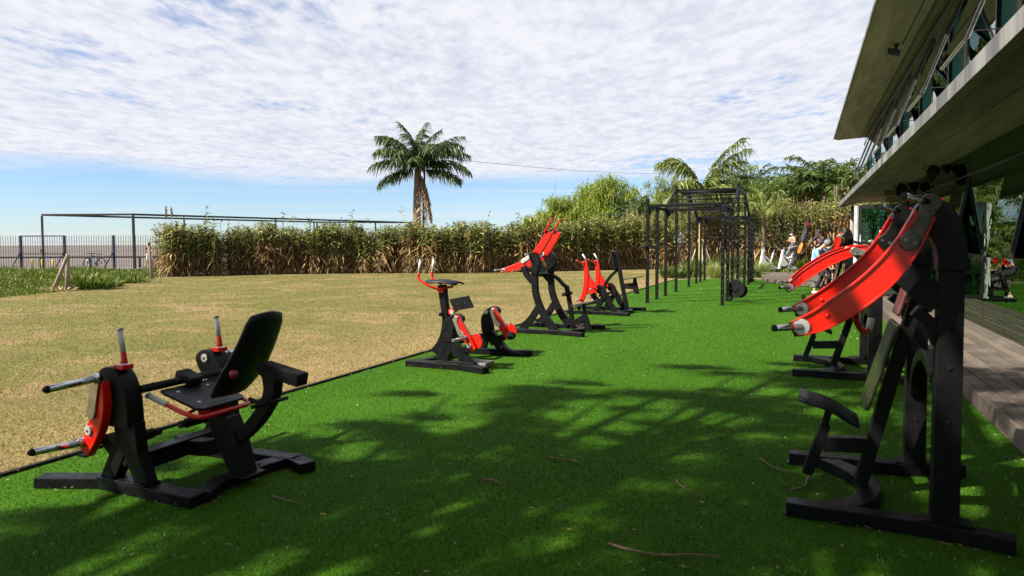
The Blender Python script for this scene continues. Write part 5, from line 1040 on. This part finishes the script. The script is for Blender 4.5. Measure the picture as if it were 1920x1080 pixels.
# ------------------------------------------------------------------ promenade furniture
ft = cp(41.4, 214); fence = thing('mesh_fence', (ft.x, ft.y, 0), 'dark steel mesh fence with navy posts and a gate along the promenade', 'fence')
def P41(px, z, d=41.4): return cp(d, px, z)
for px in (-290, -205, -122, -40, 40, 122, 214, 306, 398, 490, 582):
    m = MB(); m.bar(P41(px, -.02), P41(px, 2.13), .14, .09, tuple(FWD)); m.build('post', NAVY, fence, .01)
    if px in (-122, 40, 122, 214, 306, 490) : m = MB(); m.bar(P41(px - 1, 1.15), P41(px - 22, -.02, 40.9), .05, .05); m.build('brace', NAVY, fence)
posts = (-290, -205, -122, -40, 40, 122, 214, 306, 398, 490, 582)
for a, b in zip(posts[:-1], posts[1:]):
    m = MB(); k = int((b - a) / 4.55)
    for i in range(1, k): px = a + (b - a) * i / k; m.bar(P41(px, .05), P41(px, 2.09 + (.03 if a != 40 else 0)), .021, .012, tuple(FWD))
    zs = (.25, .55, .85, 1.15, 1.45, 1.75) 
    for z in zs: m.bar(P41(a + 2, z), P41(b - 2, z), .008, .008)
    m.build('mesh_panel', DKSTEEL, fence)
g = MB(); g.bar(P41(42, 2.1), P41(120, 2.1), .05, .06); g.bar(P41(42, 1.02), P41(120, 1.02), .05, .05); g.bar(P41(81, .05), P41(81, 2.1), .06, .06, tuple(FWD)); gg = g.build('gate', NAVY, fence)
g = MB(); q = P41(81, 1.2, 41.3); g.box(q.x - .1, q.x + .08, q.y - .06, q.y + .02, 1.1, 1.3); g.tube([(q.x, q.y, 1.55), (q.x + .05, q.y, 1.72), (q.x + .12, q.y, 1.7)], .03, 6); g.build('latch', DKSTEEL, gg)
r0 = P41(20, 0, 46); rail = thing('promenade_railing', (r0.x, r0.y, 0), 'low dark handrail behind the mesh fence at the river edge', 'railing')
m = MB(); m.bar(P41(-700, .72, 46), P41(900, .72, 46), .09, .1); m.build('handrail', DKSTEEL, rail)
for px in range(-220, 620, 93): m = MB(); m.bar(P41(px + 17, 0, 46), P41(px + 17, .68, 46), .09, .09, tuple(FWD)); m.build('post', DKSTEEL, rail)
A_, B_, C_, = Vector((-45.3, 28.9, 0)), Vector((-39.6, 31.0, 0)), Vector((-33.0, 54.5, 0)); D_ = A_ + (C_ - B_) * .86; D_ = A_.lerp(D_, 1.)
fr_ = thing('steel_pergola', tuple(B_), 'tall thin dark steel frame of posts and long beams above the hedge', 'frame')
m = MB(); Z3 = Vector((0, 0, 3.5)); m.bar(A_ + Z3, B_ + Z3, .11, .12); m.build('beam', DKSTEEL, fr_)
m = MB(); m.bar(B_ + Z3, C_ + Z3, .11, .12); m.build('beam', DKSTEEL, fr_)
m = MB(); m.bar(A_ + Z3, D_ + Z3, .11, .12); m.build('beam', DKSTEEL, fr_)
m = MB(); m.bar(D_ + Z3, C_ + Z3, .11, .12); m.build('beam', DKSTEEL, fr_)
def px_of(q): v = q - Vector((0, 0, q.z)); return 960 + 1280 * v.dot(RGT) / v.dot(FWD)
def at_px(a, b, px):
    lo, hi = 0., 1.
    for _ in range(40):
        mid = (lo + hi) / 2
        if px_of(a.lerp(b, mid)) < px: lo = mid
        else: hi = mid
    return a.lerp(b, lo)
for q, w in [(A_, .10), (B_, .13), (C_, .11), (D_, .11)] + [(at_px(B_, C_, p), .11) for p in (518, 620, 705)] + [(at_px(A_, D_, p), .10) for p in (493, 590, 670)]:
    m = MB(); m.bar(q, q + Vector((0, 0, 3.43)), w, w * .9, tuple(FWD)); m.build('post', DKSTEEL, fr_)
for px, lab in ((60, 'yellow bollard left of the gate latch'), (79, 'yellow bollard right under the gate latch'), (99, 'yellow bollard right of the gate latch')):
    q = cp(44, px); m = MB(); m.tube([(q.x, q.y, -.02), (q.x, q.y, .58), (q.x, q.y, .62)], [.06, .06, .035], 12); tag(m.build('bollard', YEL), lab, 'bollard', 'yellow bollards on the promenade')
for b0, t0, lab in (((97, 545), (128, 477), 'grey wooden stake leaning over to the right, of the crossed pair'), ((124, 544), (127, 476), 'upright grey wooden stake of the crossed pair'), ((284, 523), (280, 463), 'lone grey wooden stake beside the walking man')):
    d = 1.55 * 1280 / (b0[1] - 459); p = cp(d, b0[0]); q = cp(d, t0[0], 1.55 + (459.3 - t0[1]) / 1280 * d); m = MB(); m.tube([p - Vector((0, 0, .05)), p.lerp(q, .5) + Vector((.01, 0, 0)), q], [.075, .065, .06], 8); tag(m.build('wooden_stake', TIMB), lab, 'stake', 'old wooden stakes along the lawn edge')
d = 25; q = cp(27.5, 299); m = MB(); m.rod((q.x, q.y, -.02), (q.x, q.y, .3), .02, 6); tag(m.build('short_peg', TIMB), 'short dark peg in the grass right of the lone stake', 'stake')
# pole, cable, mast
b = cp(43.4, 792); tp = cp(43.4, 798, 6.6); m = MB(); m.tube([b, b.lerp(tp, .5), tp], [.09, .075, .06], 8); tag(m.build('utility_pole', DKSTEEL), 'thin dark leaning pole against the lone tall palm', 'pole')
e = cp(82, 1290, 9.0); P = []
for i in range(41): u = i / 40; q = tp.lerp(e, u); P.append((q.x, q.y, q.z + .6 - 3.0 * u * (1 - u) * .55 - .35 * (1 - u) + .25))
m = MB(); m.tube(P, .013, 5); tag(m.build('overhead_cable', DKSTEEL), 'thin cable crossing the sky from the tall palm to the willows', 'cable')
q = cp(300, 1041); m = MB(); m.tube([(q.x, q.y, -1), (q.x, q.y, 28), (q.x, q.y, 30.5)], [.10, .07, .03], 5); tag(m.build('radio_mast', mat('grey mast paint', (.12, .11, .12), .8)), 'distant hair thin radio mast above the willows', 'mast')
# ------------------------------------------------------------------ bicycles
def wheel(t, c, ax, r, m_t, name='wheel', spokes=True):
    c = Vector(c); u = Vector((0, 0, 1)); v = ax.cross(u).normalized(); cir = lambda rr, n=28: [c + (u * math.cos(a) + v * math.sin(a)) * rr for a in np.linspace(0, 2 * math.pi, n + 1)[:-1]]
    w = MB(); w.rod(c - ax * .045, c + ax * .045, .022, 8)
    if spokes:
        for k in range(16): a = k * math.pi / 8; w.rod(c + ax * (.03 if k % 2 else -.03), c + (u * math.cos(a) + v * math.sin(a)) * (r - .03), .0022, 4)
    w.tube(cir(r - .035), .010, 5, True); wo = w.build(name, CHROME, t); w = MB(); w.tube(cir(r - .012), .03, 7, True); w.build('tyre', BLACKD, wo)
def bicycle(loc, hd, label, fm, lean=.0):
    """hd: heading; built upright at loc"""
    f = Vector(hd).normalized(); r = Vector((f.y, -f.x, 0)); o = Vector(loc); t = thing('bicycle', tuple(o), label, 'bicycle', 'bicycles parked by the river')
    q = lambda a, z, s=0.: o + f * a + Vector((0, 0, z)) + r * (s + lean * z); R0 = .35
    wheel(t, q(-.52, R0), r, R0, 0, 'rear_wheel'); wheel(t, q(.56, R0), r, R0, 0, 'front_wheel')
    m = MB()
    for a, b, w in ((q(-.1, .30), q(.36, .80), .032), (q(-.2, .76), q(.33, .86), .028), (q(-.1, .30), q(-.22, .88), .028), (q(-.1, .30), q(-.52, R0, .05), .011), (q(-.1, .3), q(-.52, R0, -.05), .011), (q(-.2, .74), q(-.52, R0, .05), .009), (q(-.2, .74), q(-.52, R0, -.05), .009), (q(.32, .91), q(.38, .74), .024)): m.rod(a, b, w, 8)
    m.build('frame', fm, t)
    m = MB(); m.rod(q(.38, .74, .05), q(.56, R0, .05), .014, 6); m.rod(q(.38, .74, -.05), q(.56, R0, -.05), .014, 6); m.rod(q(.38, .75, -.06), q(.38, .75, .06), .018, 6); m.build('fork', fm, t)
    m = MB(); m.rod(q(.32, .9), q(.36, 1.0), .015, 6); m.tube([q(.30, 1.03, -.34), q(.36, 1.0, -.08), q(.36, 1.0, .08), q(.30, 1.03, .34)], .024, 6); m.build('handlebar', BLACKD, t)
    for s in (-1, 1): m = MB(); m.rod(q(.305, 1.027, s * .23), q(.29, 1.033, s * .345), .018, 8); m.build('grip', BLACKD, t)
    m = MB(); m.rod(q(-.22, .86), q(-.235, .95), .013, 6)
    m.build('seat_post', CHROME, t); m = MB(); c = q(-.25, .97); m.obox(c, f, r, (0, 0, 1), .13, .035, .02); m.obox(c - f * .08, f, r, (0, 0, 1), .06, .07, .022); m.build('saddle', BLACKD, t, .012)
    m = MB(); c = q(-.1, .3); m.rod(c - r * .06, c + r * .06, .02, 8); m.tube([c + r * .05 + (f * math.cos(a) + Vector((0, 0, 1)) * math.sin(a)) * .09 for a in np.linspace(0, 6.28, 17)[:-1]], .008, 5, True)
    for s in (-1, 1): m.rod(c + r * s * .06, c + r * s * .07 + f * s * .12 - Vector((0, 0, s * .11)), .01, 6); m.obox(c + r * s * .11 + f * s * .12 - Vector((0, 0, s * .11)), f, r, (0, 0, 1), .05, .045, .01)
    m.build('crankset', DKSTEEL, t)
    m = MB(); c = q(-.02, .5); m.obox(c + f * .12, f, r, (0, 0, 1), .03, .03, .09); m.build('bottle', CYAN, t)
bicycle(cp(43.6, 177, -.0), -RGT + FWD * .25, 'black mountain bike leaning behind the fence, facing left', DKSTEEL, .12)
bicycle(cp(43.8, 307, 0), RGT * 1 - FWD * .3, 'dark bicycle half hidden by the end of the hedge beside the walking man', DKSTEEL, .1)
def spin_bike(loc, hd, label, name='exercise_bike'):
    f = Vector(hd).normalized(); r = Vector((f.y, -f.x, 0)); o = Vector(loc); t = thing(name, tuple(o), label, 'exercise bike', 'white exercise bikes in the planting')
    q = lambda a, z, s=0.: o + f * a + Vector((0, 0, z)) + r * s
    m = MB(); m.bar(q(.55, .05, -.26), q(.55, .05, .26), .07, .06); m.bar(q(-.5, .05, -.26), q(-.5, .05, .26), .07, .06); m.build('feet', BLACKD, t, .008)
    m = MB(); m.bar(q(.36, 1.02), q(.60, .10), .075, .12, tuple(f)); m.bar(q(.42, .84), q(-.18, .34), .06, .085); m.bar(q(-.22, .86), q(-.02, .28), .065, .08, tuple(f)); m.bar(q(-.05, .30), q(-.5, .08), .07, .09); m.bar(q(.1, .14), q(-.5, .075), .06, .07)
    m.bar(q(.1, .14), q(-.05, .32), .06, .08, tuple(f)); m.build('frame', WHITEP, t, .01)
    c = q(.32, .40); m = MB(); m.rod(c - r * .03, c + r * .03, .25, 24); m.build('flywheel', BLACKD, t, .006)
    m = MB()
    for s in (-1, 1):
        pts = [q(.42, .74, s * .045), q(.60, .30, s * .045), q(.35, .2, s * .045), q(.05, .32, s * .045)]; pts2 = [p + r * s * .012 for p in pts]; m.hexa(pts + pts2)
    m.build('fairing', WHITEP, t, .006)
    m = MB(); m.bar(q(.34, 1.0), q(.31, 1.16), .04, .05, tuple(f)); m.build('handlebar_post', ALU, t)
    m = MB(); m.tube(smooth([q(.52, 1.22, -.14), q(.34, 1.18, -.24), q(.28, 1.17, 0), q(.34, 1.18, .24), q(.52, 1.22, .14)], 4), .018, 8); m.build('handlebar', BLACKD, t)
    m = MB(); m.bar(q(-.22, .86), q(-.27, 1.06), .035, .045, tuple(f)); m.build('seat_post', ALU, t)
    m = MB(); m.obox(q(-.24, 1.09), f, r, (0, 0, 1), .15, .04, .025); m.obox(q(-.33, 1.09), f, r, (0, 0, 1), .07, .09, .028); m.build('saddle', BLACKD, t, .015)
    for a, z, s in ((.34, .98, -.06), (.34, .98, .06), (-.22, .84, .06)): m = MB(); m.ellipsoid(q(a, z, s), (.03, .03, .03), 8, 6); m.build('knob', CYAN, t)
    m = MB(); c = q(-.04, .34); m.rod(c - r * .09, c + r * .09, .03, 8)
    for s in (-1, 1): m.bar(c + r * s * .09, c + r * s * .1 + f * s * .1 - Vector((0, 0, s * .14)), .02, .03); m.obox(c + r * s * .15 + f * s * .1 - Vector((0, 0, s * .14)), f, r, (0, 0, 1), .06, .05, .015)
    m.build('crankset', DKSTEEL, t)
    return q
hd = -RGT * .9 - FWD * .3
spin_bike(cp(33.6, 1443, .16), hd, 'leftmost white exercise bike with nobody on it, in front of a palm trunk')
q2 = spin_bike(cp(33.6, 1480, .16), hd, 'middle white exercise bike ridden by the woman in a grey top')
q3 = spin_bike(cp(31.6, 1533, .16), -RGT * .75 - FWD * .66, 'rightmost white exercise bike ridden by the person in dark clothes')
# feather flag
b = cp(31.4, 1477, 0); t = thing('feather_flag', tuple(b), 'slanting black feather flag with orange patch beside the riders', 'flag'); tp = cp(31.4, 1513, 2.65); u = (tp - b)
m = MB(); m.tube([b, b + u * .5, b + u * 1.0], [.018, .014, .008], 6); m.build('pole', FLAGM, t)
sd = (RGT * -.80 - Vector((0, 0, .35))).normalized(); n1 = 14; V = []; F = []
def fpt(a, w, off=0.): return b + u * a + RGT * (w * 1.) - FWD * (.03 * math.sin(a * 9 + w * 6) + off) - Vector((0, 0, .15 * w))
m = MB(); V = []
for i in range(n1 + 1):
    a = .18 + .82 * i / n1; w = .27 * math.sin(math.pi * min(1, (1.0 - a) / .82 * .86 + .04)) ** .7 if a < .995 else .01
    V += [fpt(a, 0), fpt(a, w * .5), fpt(a, w)]
m.add(V, [(i * 3 + j, i * 3 + j + 1, i * 3 + j + 4, i * 3 + j + 3) for i in range(n1) for j in range(2)], True); fl = m.build('cloth', FLAGM, t); q = fl.modifiers.new('thickness', 'SOLIDIFY'); q.thickness = .008
m = MB(); m.add([fpt(.42, .05, .02), fpt(.40, .17, .02), fpt(.46, .22, .02), fpt(.56, .20, .02), fpt(.60, .10, .02), fpt(.50, .03, .02)], [(0, 1, 2, 3, 4, 5)]); m.build('orange_patch', ORANGE, fl)
for a0, wd in ((.64, .08), (.68, .10), (.72, .09), (.76, .08), (.80, .07)):
    m = MB(); m.tube([fpt(a0, .07, .022), fpt(a0 + .015, .07 + wd * .5, .022), fpt(a0, .07 + wd, .022), fpt(a0 - .015, .07 + wd * .6, .022)], .009, 4, True); m.build('pale_lettering', FLAGW, fl)
m = MB(); m.add([fpt(.88, .01, .02), fpt(.88, .17, .02), fpt(.93, .13, .02), fpt(.96, .02, .02)], [(0, 1, 2, 3)]); m.build('red_tip', FLAGR, fl)
# ------------------------------------------------------------------ people
def skin(name, nodes, edges, m, parent, sub=2):
    me = bpy.data.meshes.new('t'); keys = list(nodes); me.from_pydata([tuple(nodes[k][0]) for k in keys], [(keys.index(a), keys.index(b)) for a, b in edges], [])
    o = bpy.data.objects.new('t', me); C.objects.link(o); sk = o.modifiers.new('s', 'SKIN'); sk.use_smooth_shade = True; sk.branch_smoothing = .4
    for i, k in enumerate(keys): r = nodes[k][1]; r = r if isinstance(r, tuple) else (r, r); me.skin_vertices[0].data[i].radius = r; me.skin_vertices[0].data[i].use_root = (i == 0)
    s = o.modifiers.new('d', 'SUBSURF'); s.levels = sub
    dg = bpy.context.evaluated_depsgraph_get(); dg.update(); e = o.evaluated_get(dg); nm = bpy.data.meshes.new_from_object(e); bpy.data.objects.remove(o); nm.name = name; nm.materials.clear(); nm.materials.append(m)
    nm.polygons.foreach_set('use_smooth', [True] * len(nm.polygons)); return link(name, nm, parent)
def person(loc, face, J, label, top, low, shoe=CWHITE, hair=HAIRD, hat=None, mask=False, sleeves='long', legs='long', phone=False, look=-.1, longhair=False, sc=1.):
    """J: joints as (right, forward, up) in metres from loc; missing ones take a standing pose"""
    f = Vector(face).normalized(); r = Vector((f.y, -f.x, 0)); o = Vector(loc); t = thing('person', tuple(o), label, 'person')
    D = dict(pel=(0, 0, .93), bel=(0, .01, 1.08), che=(0, .0, 1.28), nb=(0, -.01, 1.43), nk=(0, .005, 1.50), hd=(0, .03, 1.60), tp=(0, .02, 1.68), sl=(-.17, 0, 1.38), sr=(.17, 0, 1.38), el=(-.23, -.02, 1.12), er=(.23, -.02, 1.12), wl=(-.24, .06, .88), wr=(.24, .06, .88),
             hl=(-.09, 0, .88), hr=(.09, 0, .88), kl=(-.10, .02, .48), kr=(.10, .02, .48), al=(-.10, -.02, .08), ar=(.10, -.02, .08)); D.update(J)
    W_ = lambda p: o + (r * p[0] + f * p[1] + Vector((0, 0, p[2]))) * sc; Q = {k: W_(v) for k, v in D.items()}
    rad = dict(pel=.115, bel=.105, che=.125, nb=.075, nk=.05, hd=(.075, .088), tp=.06, sl=.058, sr=.058, el=.04, er=.04, wl=.026, wr=.026, hl=.082, hr=.082, kl=.055, kr=.055, al=.038, ar=.038)
    N_ = {k: (Q[k], rad[k]) for k in D}; E_ = [('pel', 'bel'), ('bel', 'che'), ('che', 'nb'), ('nb', 'nk'), ('nk', 'hd'), ('hd', 'tp'), ('che', 'sl'), ('che', 'sr'), ('sl', 'el'), ('sr', 'er'), ('el', 'wl'), ('er', 'wr'), ('pel', 'hl'), ('pel', 'hr'), ('hl', 'kl'), ('hr', 'kr'), ('kl', 'al'), ('kr', 'ar')]
    for s in 'lr':
        w, e = Q['w' + s], Q['e' + s]; d = (w - e).normalized(); sd = d.cross(f + Vector((0, 0, .3))).normalized(); nn = d.cross(sd); pm = w + d * .07 * sc; N_['p' + s] = (pm, (.034, .022)); E_.append(('w' + s, 'p' + s))
        for i, (a, l) in enumerate(((-.75, .075), (-.3, .085), (0, .09), (.3, .083), (1.1, .055))):
            k1 = pm + (d * (1 if i < 4 else .6) + sd * a * .35).normalized() * .045 * sc + sd * a * .015; k2 = k1 + (d * .8 + nn * -.45 + sd * a * .2).normalized() * (l - .04) * sc
            N_[f'f{s}{i}a'] = (k1, .010); N_[f'f{s}{i}b'] = (k2, .008); E_ += [('p' + s, f'f{s}{i}a'), (f'f{s}{i}a', f'f{s}{i}b')]
        a, kn = Q['a' + s], Q['k' + s]; sh = f if abs((a - kn).normalized().dot(f)) < .8 else Vector((0, 0, 1)); N_['t' + s] = (a + sh * .15 * sc - Vector((0, 0, .045)) * sc, (.034, .022)); E_.append(('a' + s, 't' + s))
    hdir = (Q['hd'] - Q['nk']).normalized(); hf = (f + Vector((0, 0, look))).normalized(); N_['nose'] = (Q['hd'] + hf * .098 * sc - hdir * .01, .011); E_.append(('hd', 'nose'))
    for s, q in ((-1, 'ea'), (1, 'eb')): N_[q] = (Q['hd'] + r * s * .083 * sc - hf * .01, .016); E_.append(('hd', q))
    body = skin('body', N_, E_, SKIN, t, 2)
    for s in (-1, 1): m = MB(); m.ellipsoid(Q['hd'] + hf * .086 * sc + r * s * .03 + hdir * .02, (.011, .011, .008), 8, 6); m.build('eye', HAIRD, t)
    if not mask: m = MB(); m.ellipsoid(Q['hd'] + hf * .083 * sc - hdir * .045, (.022, .022, .007), 8, 6); m.build('mouth', MAROON, t)
    g = lambda k, x: (Q[k], tuple(q + x for q in rad[k]) if isinstance(rad[k], tuple) else rad[k] + x)
    n = {k: g(k, .016) for k in ('pel', 'bel', 'che', 'nb', 'sl', 'sr', 'hl', 'hr')}; n['nb'] = (Q['nb'] - hdir * .03, .075); e = [('pel', 'bel'), ('bel', 'che'), ('che', 'nb'), ('che', 'sl'), ('che', 'sr'), ('pel', 'hl'), ('pel', 'hr')]
    if sleeves != 'none':
        for s in 'lr':
            if sleeves == 'long': n['e' + s] = g('e' + s, .018); n['w' + s] = g('w' + s, .014); e += [('s' + s, 'e' + s), ('e' + s, 'w' + s)]
            else: n['m' + s] = (Q['s' + s].lerp(Q['e' + s], .6), .06); e.append(('s' + s, 'm' + s))
    skin('shirt', n, e, top, t, 2)
    n = {k: g(k, .022) for k in ('pel', 'hl', 'hr')}; e = [('pel', 'hl'), ('pel', 'hr')]
    for s in 'lr':
        if legs == 'long': n['k' + s] = g('k' + s, .016); n['a' + s] = (Q['a' + s].lerp(Q['k' + s], .12), .052); e += [('h' + s, 'k' + s), ('k' + s, 'a' + s)]
        else: n['m' + s] = (Q['h' + s].lerp(Q['k' + s], .78), .085); e.append(('h' + s, 'm' + s))
    skin('trousers' if legs == 'long' else 'shorts', n, e, low, t, 2)
    for s in 'lr':
        a = Q['a' + s]; tt = N_['t' + s][0]; m = MB(); d = (tt - a); d.z = 0 if abs(d.z) < .1 else d.z; dd = d.normalized(); c = a + dd * .055 * sc - Vector((0, 0, .035)) * sc
        m.tube([c - dd * .12, c - dd * .09, c, c + dd * .1, c + dd * .15], [.02, .046, .05, .042, .018], 10); m.build('shoe', shoe, t)
    h = MB(); c = Q['hd'] + hdir * .038 * sc - hf * .022; h.ellipsoid(c, (.094 * sc, .096 * sc, .092 * sc), 14, 9)
    if longhair: h.ellipsoid(c - hf * .05 - hdir * .08, (.075, .06, .13), 10, 8)
    h.build('hair', hair, t)
    if hat: h = MB(); h.ellipsoid(c + hdir * .035 + hf * .01, (.105, .108, .075), 14, 8); h.obox(c + hdir * .02 + hf * .13, hf, r, hf.cross(r), .07, .075, .006); h.build('cap', hat, t, .004)
    if mask: m = MB(); m.ellipsoid(Q['hd'] + hf * .055 - hdir * .032, (.062, .062, .048), 12, 8); m.build('face_mask', CWHITE, t)
    return t, Q
wm = cp(43, 279, 0)
t, Q = person(wm, RGT * .95 - FWD * .3, dict(kl=(-.08, .22, .50), al=(-.08, .20, .09), kr=(.08, -.02, .46), ar=(.08, -.30, .13), er=(.2, .06, 1.12), wr=(.12, .34, 1.18), hd=(0, .07, 1.585), tp=(0, .08, 1.66), el=(-.2, -.1, 1.13), wl=(-.2, .1, .95)), 'man walking behind the fence in maroon top and white shorts', MAROON, CWHITE, CBLACK, HAIRD, None, False, 'short', 'short', look=-.4)
m = MB(); q = Q['wr'] + RGT * .14 + Vector((0, 0, .05)); m.obox(q, RGT, FWD, (0, 0, 1), .008, .035, .07); tag(m.build('mobile_phone', CBLACK), 'dark phone held up by the walking man in white shorts', 'phone')
ride = lambda: dict(pel=(0, 0, 0), bel=(0, .05, .14), che=(0, .12, .34), nb=(0, .17, .48), nk=(0, .2, .54), hd=(0, .24, .64), tp=(0, .24, .71), hl=(-.09, .02, -.03), hr=(.09, .02, -.03), kl=(-.1, .40, -.10), al=(-.11, .28, -.52), kr=(.1, .34, -.32), ar=(.11, .16, -.72))
f2 = hd.normalized(); J = ride(); J.update(sl=(-.16, .12, .43), sr=(.16, .12, .43), el=(-.2, .12, .20), er=(.2, .12, .20), wl=(-.07, .32, .26), wr=(.07, .32, .26), che=(0, .05, .34), nb=(0, .06, .48), nk=(0, .08, .55), hd=(0, .12, .645), tp=(0, .13, .72))
p = cp(33.6, 1480, .16) - f2 * .27 + Vector((0, 0, 1.19))
t, Q = person(p, hd, J, 'woman sitting on a white exercise bike looking at her phone, bare arms', CGREY, CGREY, CWHITE, HAIRD, None, True, 'none', 'long', look=-.5, longhair=True)
m = MB(); q = (Q['wl'] + Q['wr']) / 2 + f2 * .1 + Vector((0, 0, .03)); m.obox(q, f2 + Vector((0, 0, .8)), f2.cross(Vector((0, 0, 1))), Vector((0, 0, 1)), .07, .035, .006); tag(m.build('mobile_phone', CBLACK), 'phone in the hands of the woman on the white exercise bike', 'phone')
h3 = (-RGT * .75 - FWD * .66).normalized(); J = ride(); J.update(sl=(-.18, .2, .42), sr=(.18, .2, .42), el=(-.24, .36, .22), er=(.24, .36, .22), wl=(-.16, .52, .10), wr=(.16, .52, .10))
p = cp(31.6, 1533, .16) - h3 * .27 + Vector((0, 0, 1.19))
person(p, h3, J, 'rider in dark cap, face mask and navy jacket on a white exercise bike', CNAVY, CBLACK, CBLACK, HAIRD, mat('charcoal cap', (.05, .05, .05), .9), True, 'long', 'long', look=-.35)
J = dict(pel=(0, 0, .72), bel=(0, .06, .85), che=(0, .14, 1.05), nb=(0, .22, 1.17), nk=(0, .27, 1.22), hd=(0, .36, 1.27), tp=(0, .40, 1.33), sl=(-.19, .18, 1.12), sr=(.19, .18, 1.12), el=(-.22, .30, .88), er=(.22, .30, .88), wl=(-.12, .44, .74), wr=(.12, .44, .74), hl=(-.1, .02, .68), hr=(.1, .02, .68), kl=(-.14, .38, .56), al=(-.14, .34, .10), kr=(.12, .36, .54), ar=(.16, .12, .10))
person((.30, 22.2, 0), (.88, -.47, 0), J, 'grey haired man in light blue shirt sitting bent forward at the farthest machine', CBLUE, CBLACK, mat('pale pink shoe', (.62, .48, .46), .8), HAIRG, None, False, 'short', 'long', look=-.7, sc=1.18)
J = dict(el=(-.2, .12, 1.14), wl=(-.1, .36, 1.12), er=(.2, .12, 1.14), wr=(.1, .36, 1.12))
person((.78, 23.2, 0), (-.3, -1, 0), J, 'trainer in black standing behind the seated grey haired man', CBLACK, CBLACK, CBLACK, HAIRD, None, False, 'short', 'short')
person((2.10, 22.4, .15), (-.2, -1, 0), dict(), 'person in bright blue shirt seen through the open glass door', CBRT, CBLACK, CBLACK, HAIRD, None, False, 'short', 'long')
m = MB(); m.box(.12, .62, 22.0, 22.4, .60, .66);
